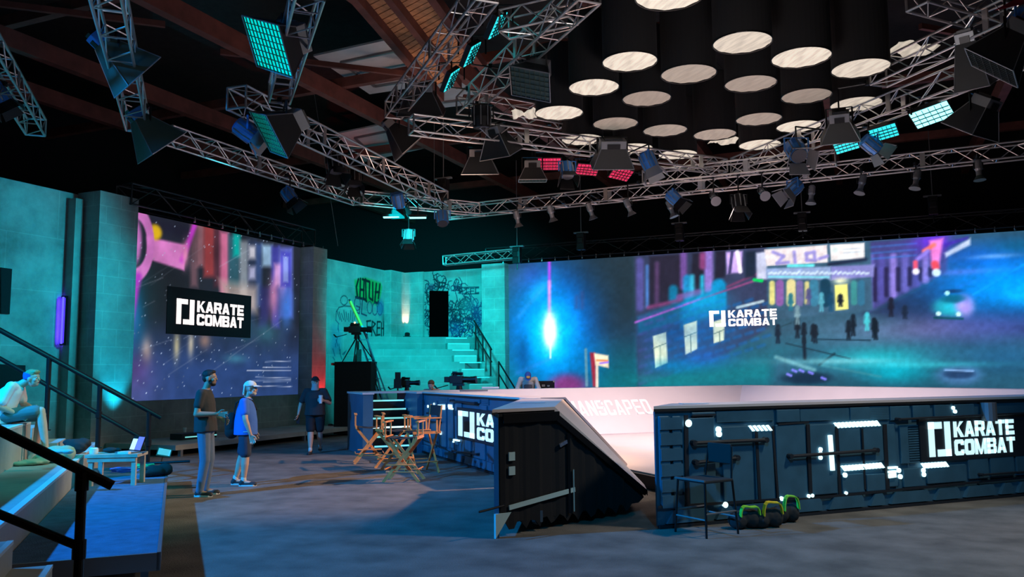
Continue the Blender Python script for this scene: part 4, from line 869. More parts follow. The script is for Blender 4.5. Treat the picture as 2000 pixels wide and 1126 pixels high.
# black sandbags with bright straps
M['strapg'] = mat('green strap', (.30, .8, .06), .6); M['strapy'] = mat('yellow strap', (.85, .62, .03), .6)
for px, py, m, lb, w_ in ((1453, 1026, 'strapg', 'black sandbag with green strap, left of the three by the pit wall', .34), (1497, 1024, 'strapy', 'black sandbag with yellow strap, middle of the three by the pit wall', .34), (1532, 1014, 'strapg', 'black sandbag with green and yellow loop, right of the three by the pit wall', .3)):
    t = thing('sandbag', lb, 'bag', onz(px, py+4, 0)+Vector((0, -.03, 0)), random.uniform(-.2, .2)+.38)
    b = MB().blob((-w_*.26, 0, .09), w_*.3, .11, .10, wob=.05, n=14); b.blob((w_*.26, 0, .1), w_*.3, .11, .11, wob=.05, n=14); b.blob((0, 0, .12), w_*.28, .09, .09, wob=.05)
    for i, v in enumerate(b.v): b.v[i] = (v[0], v[1], max(v[2], .002))
    remeshed(b, 'bag', 'canvas', t, .012, 4)
    n = 10; v = []
    for i in range(n+1):
        a = math.pi*i/n; x = math.cos(a)*w_*.36+.02; z = .15+math.sin(a)*(.15 if m == 'strapy' else .11 if px < 1500 else .17)+.02*math.sin(i)
        v += [(x, -.09-.022, z), (x, -.09+.022, z+.01)]
    o = MB().add(v, [(2*i, 2*i+2, 2*i+3, 2*i+1) for i in range(n)]).build('strap', m, t); sd = o.modifiers.new('s', 'SOLIDIFY'); sd.thickness = .012
# ---- small table on the riser
FZR = .30
tb = onz(222, 946, FZR); tb = Vector((tb.x, tb.y+.06, FZR))
t = thing('small_table', 'small wooden table with square legs standing on the carpeted riser', 'table', tb, math.radians(6))
M['tablewood'] = mat('pale grey wood', (.42, .40, .33), .6, noise=.2)
MB().box(-.33, .33, -.21, .21, .365, .405).build('tabletop', 'tablewood', t)
for x in (-.29, .25):
    for y in (-.19, .15): MB().box(x, x+.055, y, y+.055, 0, .365).build('leg', 'tablewood', t)
MB().box(-.3, .3, -.2, -.175, .31, .365).build('apron', 'tablewood', t)
TZ = tb.z+.407
def onto(px, py, z): return onz(px, py, z)
lp = onz(236, 886, TZ); lt = thing('laptop', 'open laptop with white and violet screen on the small table', 'laptop', (lp.x, tb.y+.02, TZ), math.radians(-38))
MB().box(-.15, .15, -.11, .10, 0, .018).build('base', 'greymetal', lt)
lid = MB().prism([(-.15, .10, .015), (.15, .10, .015), (.15, .17, .21), (-.15, .17, .21)], [(-.15, .11, .012), (.15, .11, .012), (.15, .18, .207), (-.15, .18, .207)]).build('lid', 'blackmetal', lt)
M['lapw'] = mat('laptop white page', (.8, .8, .8), .5, emit=(.75, .72, .7), estr=.8); M['lapv'] = mat('laptop violet page', (.2, .15, .4), .5, emit=(.16, .12, .36), estr=.8)
def lq(x0, x1, f0, f1, dy): return [(x, .10+.07*f-dy, .015+.195*f) for x, f in ((x0, f0), (x1, f0), (x1, f1), (x0, f1))]
MB().prism(lq(-.14, -.02, .08, .8, .003), lq(-.14, -.02, .08, .8, .001)).build('page', 'lapw', lid); MB().prism(lq(-.01, .14, .08, .95, .003), lq(-.01, .14, .08, .95, .001)).build('picture', 'lapv', lid)
o = MB().lathe([(.05, 0), (.055, .02), (.055, .07), (.04, .08)], 16).build('white_bowl', 'white'); o.location = (tb.x-.26, tb.y-.10, TZ); tag(o, 'small white tub at the left end of the small table', 'container')
o = MB().box(-.07, .07, -.04, .04, 0, .03).build('paper_pad', 'white'); o.location = (tb.x+.16, tb.y-.14, TZ); tag(o, 'white pad on the small table beside the laptop', 'pad')
o = MB().box(-.12, .12, -.07, .07, 0, .012).build('tablet', 'greymetal'); o.location = (tb.x+.24, tb.y+.04, TZ); o.rotation_euler = (0, 0, .4); tag(o, 'thin grey tablet at the right end of the small table', 'tablet')
b = MB().blob((0, 0, .035), .10, .05, .035, wob=.1).blob((.08, .02, .03), .05, .04, .03, wob=.1); o = b.build('black_pouch', 'canvas', smooth=True); o.location = (tb.x-.10, tb.y+.03, TZ+.002); tag(o, 'crumpled black pouch between white tub and laptop', 'pouch')
# cable coils, camera gear heap on the riser
def coil(label, px, py, m, R, z, n=5, cat='cable'):
    p = onz(px, py, z); pts = []
    for k in range(n*16+1):
        a = k/16*2*math.pi; rr = R*(1+.18*math.sin(k*.37)); pts.append((p.x+rr*1.4*math.cos(a)+.02*math.sin(k*1.3), p.y+rr*.8*math.sin(a), z+.012+.05*k/(n*16)+.008*math.sin(k*.9)))
    o = MB().path(pts, .009).build('cable_coil', m); return tag(o, label, cat)
M['cabblue'] = mat('blue cable', (.05, .18, .85), .5); M['cabgreen'] = mat('green cable', (.08, .7, .25), .5)
coil('coil of blue cable on the riser behind the small table', 243, 922, 'cabblue', .12, FZR, 6)
coil('coil of green cable on the riser right of the small table', 284, 914, 'cabgreen', .10, FZR, 5)
def heap(name, label, cat, px, py, z, blobs, m, gear=()):
    p = onz(px, py, z); b = MB()
    for x, y, zz, rx, ry, rz_ in blobs: b.blob((x, y, max(zz, rz_*.9)), rx, ry, rz_, wob=.07, n=14)
    o = remeshed(b, name, m, None, .012, 3); o.location = p; tag(o, label, cat)
    for i, (nm, mm, bx) in enumerate(gear): MB().box(*bx).build(nm, mm, o)
    return o
heap('camera_bag', 'heap of black camera gear on the riser edge right of the small table', 'bag', 300, 930, FZR, ((0, 0, .08, .16, .10, .08), (.12, .08, .09, .12, .08, .09), (-.06, -.06, .06, .1, .07, .06)), 'canvas', (('strap_clip', 'silver', (-.12, -.08, -.12, -.1, .1, .14)),))
p = onz(318, 905, FZR)
t = thing('field_monitor', 'small cyan lit monitor tilted on the black gear heap', 'monitor', p+Vector((0, 0, .12)), .3)
t.rotation_euler = (math.radians(-30), .2, .3)
MB().box(-.11, .11, 0, .03, 0, .15).build('housing', 'blackmetal', t); M['moncyan'] = mat('cyan monitor picture', (.1, .5, .7), .4, emit=(.05, .42, .62), estr=.7); MB().box(-.095, .095, -.004, 0, .02, .13).build('display', 'moncyan', t); MB().tube((0, .02, -.12), (0, .02, .01), .012).build('arm', 'blackmetal', t)
o = MB().tube((-.35, 0, .03), (.35, .1, .05), .02).build('monopod', 'blackmetal'); o.location = onz(322, 912, FZR)+Vector((0, 0, .03)); tag(o, 'black pole lying beside the gear heap on the riser edge', 'pole')
M['jackets'] = mat('pale green cloth', (.34, .38, .25), .85, bump=.5, bscale=14); M['clothblue'] = mat('light blue cloth', (.25, .5, .55), .85, bump=.4, bscale=14)
heap('duffel_bag', 'olive bag heaped on the lowest tier in front of the seated youth', 'bag', 104, 903, .6, ((0, 0, .10, .22, .14, .10), (.14, .04, .11, .12, .12, .11), (-.12, -.05, .06, .12, .10, .06), (.02, .02, .16, .14, .1, .06)), 'jackets')
heap('jacket', 'pale crumpled jacket spread on the lowest tier left of the olive bag', 'jacket', 62, 908, .6, ((0, 0, .04, .16, .12, .04), (-.1, -.08, .03, .12, .07, .03), (.1, .06, .05, .1, .08, .05)), 'jackets')
heap('towel', 'light blue cloth draped over the olive bag', 'cloth', 112, 886, .78, ((0, 0, .03, .13, .09, .03), (.12, .0, .02, .08, .06, .03)), 'clothblue')
heap('camera_rucksack', 'black camera rucksack on the lowest tier by the olive bag', 'bag', 148, 886, .6, ((0, 0, .11, .17, .12, .11), (.08, .04, .15, .12, .09, .08), (-.1, 0, .17, .1, .07, .05)), 'canvas')
# black equipment rack beside the left column
p = onz(231, 873, 0); p = Vector((p.x, p.y, 0))
t = thing('equipment_rack', 'black equipment shelf rack at the foot of the left column', 'rack', p, TR)
for x in (-.26, .26):
    for y in (-.2, .2): MB().box(x-.012, x+.012, y-.012, y+.012, 0, .75).build('upright', 'blackmetal', t)
for z in (.1, .28, .46): MB().box(-.27, .27, -.21, .21, z, z+.02).build('shelf', 'greymetal', t)
MB().box(-.27, .27, -.21, .21, .55, .76).build('rack_case', 'black', t)
# ---- camera platform, broadcast camera, ladder
cp = onz(694, 848, 0); Yc = cp.y; cp.z = 0
t = thing('camera_platform', 'tall black draped camera riser between the graffiti corner and the pit', 'platform', cp, math.radians(-3))
MB().box(-.53, .53, -.4, .4, .05, 2.08).build('drape_box', 'drape', t); MB().box(-.54, .54, -.42, .42, 2.08, 2.10).build('deck', 'black', t)
for x in (-.45, .4): MB().box(x, x+.06, -.3, -.24, 0, .06).build('leg', 'greymetal', t)
MB().box(-.62, -.56, -.44, .4, 2.0, 2.07).build('rail_cap', 'redtag', t)
def bcam(label, loc, rz, base, scale=1.0, matte=False):
    """broadcast camera, lens along +x, on a tripod that stands `base` below"""
    t = thing('broadcast_camera', label, 'camera', loc, rz); k = scale
    MB().box(-.24*k, .10*k, -.07*k, .07*k, -.08*k, .11*k).box(-.38*k, -.24*k, -.06*k, .06*k, -.05*k, .09*k).build('body', 'black', t, bevel=.01)
    MB().tube((.10*k, 0, .01), (.30*k, 0, .01), .07*k, n=14).tube((.30*k, 0, .01), (.44*k, 0, .01), .08*k, .095*k, n=14).build('lens', 'blackmetal', t)
    MB().box(-.12*k, .06*k, .07*k, .16*k, .12*k, .2*k).box(-.2*k, -.1*k, .06*k, .18*k, .1*k, .22*k).build('viewfinder', 'blackmetal', t)
    MB().tube((-.2*k, 0, .11*k), (-.2*k, 0, .17*k), .012).tube((-.2*k, 0, .17*k), (.05*k, 0, .17*k), .012).tube((.05*k, 0, .17*k), (.05*k, 0, .11*k), .012).build('handle', 'blackmetal', t)
    MB().tube((-.3*k, .03, -.12*k), (-.62*k, .1, -.2*k), .012).tube((-.62*k, .1, -.2*k), (-.7*k, .12, -.12*k), .022).build('pan_bar', 'blackmetal', t)
    MB().tube((0, 0, -.26*k), (0, 0, -.14*k), .09*k, .07*k, n=14).box(-.16*k, .12*k, -.06*k, .06*k, -.14*k, -.08*k).build('pan_head', 'blackmetal', t)
    if base:
        for i in range(3):
            a = 2.1*i+.5; r = min(.55, base*.62); MB().tube((.03*math.cos(a), .03*math.sin(a), -.24*k), (r*math.cos(a), r*math.sin(a), -base), .02, .014).build('tripod_leg', 'blackmetal', t)
    return t
bcam('large broadcast camera on a tripod on top of the black camera riser', (cp.x+.02, cp.y, 2.10+.93), math.radians(2), .93, 1.0)
o = MB().blob((0, 0, 0), .03, .03, .03).build('tally_light', mat('warm tally', (1, .6, .4), .4, emit=(1, .55, .35), estr=2)); o.location = (cp.x-.03, cp.y-.1, 3.24); o['label'] = 'small lit warm lamp on top of the large broadcast camera'; o['category'] = 'light'
def camfloor(px, py, Y, label, rz, sc=.8):
    p = at(px, py, Y); return bcam(label, p, rz, p.z, sc)
camfloor(897, 742, 22.0, 'black camera with side viewfinder behind the far left rim of the pit', math.radians(-12), 1.05)
camfloor(795, 748, 22.6, 'smaller camera rig left of the crouching person behind the pit rim', math.radians(-8), .8)
p = at(777, 748, 22.4); t = thing('camera_grip', 'black upright camera accessory beside the smaller camera rig', 'stand', (p.x, p.y, 0))
MB().tube((0, 0, .0), (0, 0, 1.45), .02).build('pole', 'blackmetal', t); MB().box(-.1, .1, -.06, .06, 1.35, 1.6).box(-.07, .07, -.05, .05, 1.6, 1.78).build('head', 'black', t); MB().tube((0, 0, .02), (0, 0, .04), .2, n=14).build('base_plate', 'blackmetal', t)
M['ladblue'] = mat('blue painted ladder rail', (.06, .42, .62), .4); M['ladgreen'] = mat('yellow green tube', (.55, .8, .08), .5)
LB = 24.6
p0, p1 = at(712, 646, LB), at(755, 772, LB)
lad = thing('step_ladder', 'blue step ladder leaning up behind the black camera riser', 'ladder', (p1.x, LB, 0))
def rel(v, dy=0): return (v.x-p1.x, v.y-LB+dy, v.z)
b0 = p1+(p1-p0)*(p1.z/(p0.z-p1.z))
for dx in (0, -.24): MB().bar((b0.x-p1.x+dx, 0, 0), (p0.x-p1.x+dx*.9, 0, p0.z), .05, .03).build('side_rail', 'ladblue', lad)
for i in range(10):
    f = (i+.6)/10.5; x = b0.x+(p0.x-b0.x)*f-p1.x; MB().bar((x-.24, 0, p0.z*f), (x, 0, p0.z*f), .04, .02).build('rung', 'ladblue', lad)
for dx in (-.02, -.22): MB().bar((p0.x-p1.x+dx, .02, p0.z), (b0.x-p1.x+dx-.1, .9, 0), .04, .025).build('rear_rail', 'blackmetal', lad)
g0, g1 = at(684, 588, LB+.1), at(706, 636, LB+.1); k0 = at(716, 655, LB+.1)
t = thing('boom_pole', 'yellow green boom pole sticking up behind the large broadcast camera', 'pole', (k0.x, k0.y, k0.z))
MB().tube(g0-k0, g1-k0, .045).build('green_sleeve', 'ladgreen', t); MB().tube(g1-k0, (0, 0, 0), .05).tube((0, 0, 0), (.75, 0, -k0.z), .03).build('lower_tube', 'ladblue', t); MB().tube((g0-k0)*1.06, g0-k0, .03).build('tip', 'blackmetal', t)
# equipment on the table behind the pit
p = at(1066, 752, 23.6)
t = thing('mixer_case', 'dark open equipment case beside the man in the pale hoodie', 'case', (p.x, p.y, 0), 0)
MB().box(-.4, .4, -.25, .25, 0, 1.25).build('stand', 'black', t); MB().box(-.24, .24, -.15, .15, 1.25, 1.5).build('case', 'blackmetal', t); MB().box(-.25, -.2, -.17, -.15, 1.46, 1.51).box(.2, .25, -.17, -.15, 1.46, 1.51).box(-.12, -.03, -.17, -.15, 1.34, 1.4).box(.03, .1, -.17, -.15, 1.34, 1.38).build('corner_fitting', 'silver', t)
# ================================================================ trusses
ZT2 = 6.2
TRUSSES = []
def truss(label, p0, p1, s=.29, m='alu', step=None, gus=True, group=None, r=.022, vert=False):
    p0, p1 = Vector(p0), Vector(p1); d = p1-p0; L = d.length
    t = thing('lighting_truss', label, 'truss', p0, 0, group); t.rotation_euler = (0, -math.atan2(d.z, math.hypot(d.x, d.y)), math.atan2(d.y, d.x))
    h = s/2; cs = ((-h, -h), (h, -h), (h, h), (-h, h))
    for y, z in cs: MB().tube((0, y, z), (L, y, z), r).build('chord', m, t)
    n = max(2, int(round(L/(step or s*1.25)))); lb = MB(); rr = r*.5
    for k, (a, b) in enumerate(zip(cs, cs[1:]+cs[:1])):
        for i in range(n):
            x0, x1 = L*i/n, L*(i+1)/n; q0, q1 = (a, b) if (i+k) % 2 == 0 else (b, a)
            if k in (1, 3) or (i % 2 == 0): lb.tube((x0, *q0), (x1, *q1), rr, n=5, cap=False)
            else: lb.tube((x0, *a), (x0, *b), rr, n=5, cap=False)
    lb.build('lacing', m, t); TRUSSES.append((p0, p1, s))
    for x in (0, L):
        eb = MB()
        for a, b in zip(cs, cs[1:]+cs[:1]): eb.tube((x, *a), (x, *b), r*.9, n=6)
        eb.build('end_frame', m, t)
    if gus:
        x = 2.4
        while x < L-.6:
            for y in (-h, h): MB().box(x-.05, x+.05, y-.012, y+.012, -h, h).build('joint_plate', m, t)
            x += 2.4
    return t
def TP(label, x0, y0, x1, y1, z=ZT2, **k): return truss(label, onz(x0, y0, z), onz(x1, y1, z), **k)
# inner square family: 45 degrees to the hall; outer family along the hall
TP('steep truss at the far left top, first of the two carrying silver lined softboxes', 205, -40, 268, 238, s=.34)
TP('short truss at the extreme left edge, ending above the teal wall', -60, 30, 70, 248, 6.2, s=.30)
TP('steep truss carrying the big lit cyan softbox', 606, -30, 546, 182, s=.32)
TP('long truss running down over the left led screen to the far corner', 325, 262, 700, 388, s=.30)
TP('truss from upper left down to the cyan lit end above the graffiti corner', 462, 190, 862, 388, s=.36)
TP('short far truss between the two left trusses, behind the cyan bar lights', 706, 386, 932, 408, s=.30)
TP('very long back truss carrying the row of small spotlights', 870, 416, 2080, 284, s=.32)
TP('left one of two steep parallel trusses by the orange walkway', 950, -20, 768, 215, 7.2, s=.34)
TP('right one of two steep parallel trusses, left of the drum lamps', 1150, -20, 908, 208, 7.2, s=.36)
TP('truss behind the pink led panels, left of the drum lamps', 803, 243, 1160, 287, 6.5, s=.32)
TP('short truss under the rightmost end of the drum lamps toward the back truss', 1190, 296, 1412, 325, 6.5, s=.30)
TP('lower parallel truss section with box end in front of the back truss', 1258, 348, 1632, 308, 6.35, s=.30)
TP('truss slanting up right behind the drum lamps, passing the cyan panels', 1440, 325, 2060, 80, 6.5, s=.36)
TP('upper right truss above the loose white cloth', 1715, 148, 2030, 0, 6.9, s=.36)
TP('cross truss cutting the top right corner', 1790, -10, 1950, 35, 7.2, s=.36)
TP('short truss stub joining the right steep truss', 985, 48, 1120, 18, 7.4, s=.36)
TP('small truss piece behind the loose white cloth left of the drums', 945, 205, 1100, 232, 7.2, s=.34)
truss('teal lit truss above the graffiti corner', at(868, 509, 28.3), at(1010, 495, 27.6), s=.30)
lt_ = truss('black truss along the top of the left led screen', RM(-16.0, 14.2, 6.02), RM(-16.0, 21.3, 6.02), s=.5, m='darktruss', step=.7, r=.025, gus=False)
bt = truss('black truss along the top of the wide back led screen', RM(-12.6, 27.5, 6.02), RM(9.5, 27.5, 6.02), s=.5, m='darktruss', step=.9, r=.025, gus=False)
for i in range(43): MB().tube((.7+i*.5, -.27, -.30), (.7+i*.5, -.27, -.36), .03, n=8).tube((.7+i*.5, -.27, -.22), (.7+i*.5, -.27, -.31), .012, n=6).build('hanger_bolt', 'silver', bt)
for i in range(12): MB().tube((2.0+i*.5, -.27, -.30), (2.0+i*.5, -.27, -.36), .03, n=8).tube((2.0+i*.5, -.27, -.22), (2.0+i*.5, -.27, -.31), .012, n=6).build('hanger_bolt', 'silver', lt_)
# ================================================================ drum lamps
DR = [(1230, 121, .44, 1), (1160, 171, .44, 1), (1092, 221, .46, 1), (1138, 273, .45, .8), (1345, 145, .46, .45), (1263, 193, .44, .3), (1202, 242, .45, .35), (1236, 290, .44, 1), (1450, 84, .44, .8), (1466, 164, .44, .35), (1299, 255, .45, .4), (1396, 263, .44, .4), (1324, 302, .44, 1), (1565, 113, .46, 1), (1575, 188, .44, .3), (1482, 233, .44, .35), (1484, 283, .45, 1), (1681, 134, .46, .9), (1672, 204, .46, .8), (1560, 247, .44, 1), (1308, -8, .46, 1)]
ordn = ['leftmost', 'second from left', 'third from left', 'fourth from left', 'fifth from left', 'sixth from left', 'seventh from left', 'eighth from left', 'ninth from left', 'tenth from left', 'eleventh from left', 'eleventh from right', 'tenth from right', 'ninth from right', 'eighth from right', 'seventh from right', 'sixth from right', 'fifth from right', 'fourth from right', 'third from right', 'second from right', 'rightmost']
order = sorted(range(len(DR)), key=lambda i: DR[i][0]); n_ = len(DR)
rankL = {i: (ordn[k] if k < 10 else ('rightmost' if k == n_-1 else ['', 'second', 'third', 'fourth', 'fifth', 'sixth', 'seventh', 'eighth', 'ninth', 'tenth', 'eleventh'][n_-1-k]+' from right')) for k, i in enumerate(order)}
for s_ in (1, .9, .8, .45, .4, .35, .3):
    c = (1, .88, .72) if s_ > .6 else (1, .84, .68)
    m = mat('drum diffuser %d' % int(s_*100), (.36, .33, .28), .8, bump=.8, bscale=5, emit=c, estr=s_*.72 if s_ > .6 else s_*.55)
    nt = m.node_tree; b_ = nt.nodes['Principled BSDF']; tc = nt.nodes.new('ShaderNodeTexCoord'); mp = nt.nodes.new('ShaderNodeMapping'); mp.inputs['Scale'].default_value = (14, 2.2, 1)
    nz = nt.nodes.new('ShaderNodeTexNoise'); nz.inputs['Scale'].default_value = 1.0; nz.inputs['Detail'].default_value = 5; rg = nt.nodes.new('ShaderNodeMapRange'); rg.inputs['From Min'].default_value = .35; rg.inputs['From Max'].default_value = .6; rg.inputs['To Min'].default_value = .62; rg.inputs['To Max'].default_value = 1.05
    nt.links.new(tc.outputs['Object'], mp.inputs[0]); nt.links.new(mp.outputs[0], nz.inputs['Vector']); nt.links.new(nz.outputs['Fac'], rg.inputs['Value'])
    vm = nt.nodes.new('ShaderNodeVectorMath'); vm.operation = 'SCALE'; vm.inputs[0].default_value = c; nt.links.new(rg.outputs[0], vm.inputs['Scale']); nt.links.new(vm.outputs[0], b_.inputs['Emission Color'])
    M['dd%d' % int(s_*100)] = m
DZ = 6.7
M['drumcloth'] = mat('black drum cloth', (.012, .012, .014), .9)
drum0 = None
for i, (cx, cy, r, br) in enumerate(DR):
    p = onz(cx, cy, DZ); lb = 'black drum lamp with %s round white bottom, %s of the hanging cluster' % ('bright' if br > .6 else 'dim', rankL[i])
    t = thing('drum_lamp', lb, 'lamp', p, random.uniform(0, .5), 'black drum lamps hanging over the pit')
    b = MB(); n = 36; prof = [(r, 0), (r, 1.25), (r*.96, 1.27), (.05, 1.28)]
    v = [(q*math.cos(2*math.pi*k/n), q*math.sin(2*math.pi*k/n), z) for q, z in prof for k in range(n)]
    b.add(v, [(j*n+k, j*n+(k+1) % n, (j+1)*n+(k+1) % n, (j+1)*n+k) for j in range(3) for k in range(n)]); o = b.build('shade', 'drumcloth', t, smooth=False)
    d = MB(); n = 40; v = [(0, 0, .035)]
    for ring_ in range(1, 5):
        q = r*.985*ring_/4
        for k in range(n): a = 2*math.pi*k/n; v.append((q*math.cos(a), q*math.sin(a), .012+.02*(1-ring_/4)+.006*math.sin(k*1.7+ring_)*(ring_/4)))
    f = [(0, 1+k, 1+(k+1) % n) for k in range(n)]+[(1+(j-1)*n+k, 1+(j-1)*n+(k+1) % n, 1+j*n+(k+1) % n, 1+j*n+k) for j in range(1, 4) for k in range(n)]
    d.add(v, f); d.build('diffuser', 'dd%d' % int(br*100), t, smooth=True)
    pts = [((r+.004)*math.cos(2*math.pi*k/36), (r+.004)*math.sin(2*math.pi*k/36), 0) for k in range(37)]; MB().path(pts, .008, n=5).build('rim', 'blackmetal', t)
    h = 8.76-DZ; sm = MB()
    for k in range(3): a = 2*math.pi*k/3; sm.tube((r*.9*math.cos(a), r*.9*math.sin(a), 1.25), (0, 0, 1.7), .004, n=4)
    sm.tube((0, 0, 1.7), (0, 0, h), .006, n=4).build('cable', 'blackmetal', t)
def cloth(label, cx, cy, z, w_, h_, rz):
    b = MB(); nx = 8; v = []
    for j in range(6):
        for i in range(nx+1): v.append((w_*(i/nx-.5)+random.uniform(-.02, .02), h_*(j/5-.5)+random.uniform(-.03, .03), .05*math.sin(i*1.1+j)+random.uniform(-.015, .015)))
    b.add(v, [(j*(nx+1)+i, j*(nx+1)+i+1, (j+1)*(nx+1)+i+1, (j+1)*(nx+1)+i) for j in range(5) for i in range(nx)])
    o = b.build('diffusion_cloth', M['dd80'], smooth=True); sd = o.modifiers.new('s', 'SOLIDIFY'); sd.thickness = .006
    o.location = onz(cx, cy, z); o.rotation_euler = (0, 0, rz); return tag(o, label, 'cloth')
cloth('loose white diffusion cloth on the truss right of the drum lamps', 1778, 98, 7.15, .72, .5, .3)
cloth('loose white cloth on the truss just left of the drum lamps', 1026, 222, 6.75, .5, .42, -.1)
cloth('small loose white cloth among the drum lamps, above the back truss', 1412, 274, 6.9, .55, .4, .3)
# ================================================================ lamps on the trusses
def yoke(t, R, half, hang, mat_='blackmetal', yaw=0):
    """U bracket round the head, stem and clamp up to the tube at height hang"""
    c, s = math.cos(yaw), math.sin(yaw); X = lambda x, z: (x*c, x*s, z)
    top = half*1.25
    MB().bar(X(-R, 0), X(-R, top), .03, .012).bar(X(R, 0), X(R, top), .03, .012).bar(X(-R-.006, top), X(R+.006, top), .03, .012).build('yoke', mat_, t)
    w0 = Vector(t.location)+Vector((0, 0, top)); best = None
    for a, b, s2_ in TRUSSES:                                   # clamp to the nearest truss
        d = b-a; f = min(1, max(0, (w0-a).dot(d)/d.dot(d))); q = a+d*f; dd = (q-w0).length
        if best is None or dd < best[0]: best = (dd, q, s2_, d)
    q = best[1]; v = q-w0; off = Vector((v.x, v.y, 0)); k = max(0, 1-best[2]*.5/max(off.length, 1e-3)) if off.length > best[2]*.5 else 1
    tgt = Vector((off.x*k, off.y*k, top+v.z-(best[2]*.5 if v.z > 0 else -best[2]*.5)*(1 if k == 1 else .6)))
    if best[0] > 3.2: tgt = Vector((0, 0, 8.76-t.location.z))
    z1 = tgt.z; cl = MB().tube(X(0, top), (0, 0, z1 if z1 > top+.02 else top+.03), .016)
    cl.tube((0, 0, z1), tgt, .016).box(tgt.x-.035, tgt.x+.035, tgt.y-.04, tgt.y+.04, tgt.z-.03, tgt.z+.05)
    nn = Vector((-best[3].y, best[3].x, 0)); nn = nn.normalized()*best[2]*.5 if nn.length > .01 else Vector((.1, 0, 0))
    if best[0] <= 3.2: cl.tube(tgt-nn, tgt+nn, .014)
    if z1 < top: cl.tube((0, 0, z1), (0, 0, top), .016)
    cl.build('clamp', 'blackmetal', t)
def lithead(name, base, col, st, w_, h_, rows, cols):
    pass
def emis(name, col, st, grid=None):
    m = mat(name, tuple(.3*c for c in col), .5, emit=col, estr=st)
    if grid:
        nt = m.node_tree; b_ = nt.nodes['Principled BSDF']; tc = nt.nodes.new('ShaderNodeTexCoord')
        vo = nt.nodes.new('ShaderNodeTexVoronoi'); vo.inputs['Scale'].default_value = grid; vo.inputs['Randomness'].default_value = 0
        nt.links.new(tc.outputs['Object'], vo.inputs['Vector'])
        mr = nt.nodes.new('ShaderNodeMapRange'); mr.inputs['From Min'].default_value = .1; mr.inputs['From Max'].default_value = .45; mr.inputs['To Min'].default_value = st*2.2; mr.inputs['To Max'].default_value = st*.5
        nt.links.new(vo.outputs['Distance'], mr.inputs['Value']); nt.links.new(mr.outputs[0], b_.inputs['Emission Strength'])
    return m
M['litteal'] = emis('lit teal diffuser', (0.0, .70, .63), 1.0); M['litcyan'] = emis('lit cyan led face', (.03, .75, .82), 1.2); M['litcyanx'] = emis('bright cyan led face', (.25, .95, 1), 2.6)
M['litpink'] = emis('lit pink led face', (1, .018, .13), .75, 16); M['dimgrid'] = mat('unlit diffuser', (.02, .06, .065), .6); M['litblue'] = emis('lit blue lens', (.12, .55, 1), 1.6); M['glass'] = mat('dark lens glass', (.05, .06, .08), .1)
M['rimteal'] = emis('teal glowing inner edge', (0.0, .55, .5), .8)
def softbox(label, px, py, Y, aim, w_, h_, d=.42, back=.16, fab='fabric', face=None, grid=(8, 6), hang=.6, gridmat='fabric', twist=0, roll=0):
    p = at(px, py, Y); t = thing('softbox_lamp', label, 'studio light', p, 0)
    F = frame_mat((0, 0, 0), aim) @ Matrix.Rotation(roll, 4, 'Z')
    def B(): b = MB(); b.M = F; return b
    bw = back; o_ = d*.35
    B().box(-bw, bw, -bw*.8, bw*.8, o_-.02, o_+.16).build('lamp_head', 'bluemetal' if fab == 'tealfab' else 'greymetal', t, bevel=.01)
    B().box(-bw*.7, bw*.7, -bw*.6, bw*.6, o_+.16, o_+.2).box(-bw*.5, bw*.5, -bw*.9, -bw*.8, o_, o_+.1).build('ballast', 'blackmetal', t)
    k = B(); A = [(-bw, -bw*.8, o_), (bw, -bw*.8, o_), (bw, bw*.8, o_), (-bw, bw*.8, o_)]; Z = [(-w_/2, -h_/2, -d*.65), (w_/2, -h_/2, -d*.65), (w_/2, h_/2, -d*.65), (-w_/2, h_/2, -d*.65)]
    k.add(A+Z, [(i, (i+1) % 4, 4+(i+1) % 4, 4+i) for i in range(4)]); sk = k.build('skirt', fab, t); sd = sk.modifiers.new('s', 'SOLIDIFY'); sd.thickness = .008
    r = B()
    for a, b in zip(A, Z): r.tube(a, b, .008, n=5)
    for i in range(4): r.tube(Z[i], Z[(i+1) % 4], .010, n=5)
    r.build('frame_rods', 'greymetal', t)
    B().box(-w_/2+.02, w_/2-.02, -h_/2+.02, h_/2-.02, -d*.65+.014, -d*.65+.018).build('diffuser', face or 'dimgrid', t)
    g = B(); nx, ny = grid
    for i in range(1, nx): x = -w_/2+w_*i/nx; g.box(x-.0025, x+.0025, -h_/2, h_/2, -d*.65-.005, -d*.65+.012)
    for i in range(1, ny): y = -h_/2+h_*i/ny; g.box(-w_/2, w_/2, y-.0025, y+.0025, -d*.65-.005, -d*.65+.012)
    g.build('honeycomb_grid', gridmat, t)
    yoke(t, bw+.05, .28, hang, 'blackmetal', math.atan2(aim[1], aim[0])+math.pi/2)
    return t
softbox('upper silver lined softbox on the far left truss, seen from its side', 224, 108, 11.3, (.58, .50, -.62), .66, .66, .62, .12, 'tealfab', hang=.6)
softbox('lower silver lined softbox on the far left truss end', 286, 252, 13.8, (.50, .42, -.75), .80, .70, .6, .14, 'tealfab', hang=.6)
softbox('large cyan lit softbox with honeycomb grid at the top, tilted to the left', 550, 80, 10.6, (-.66, -.48, -.52), .86, .70, .35, .24, 'fabric', 'litteal', (10, 8), roll=.5, gridmat='tealfab')
softbox('second cyan lit softbox with honeycomb grid below the big one', 556, 246, 12.8, (-.80, -.30, -.55), .95, .72, .45, .2, 'fabric', 'litteal', (10, 8), roll=.4, gridmat='tealfab')
softbox('black softbox hanging at the foot of the left steep truss', 822, 193, 16.6, (0, .45, -.9), .95, .8, .45, .26, hang=.6)
softbox('black softbox turned sideways left of the pink panel truss', 776, 262, 17.5, (.65, .25, -.7), .7, .7, .6, .13, hang=.5)
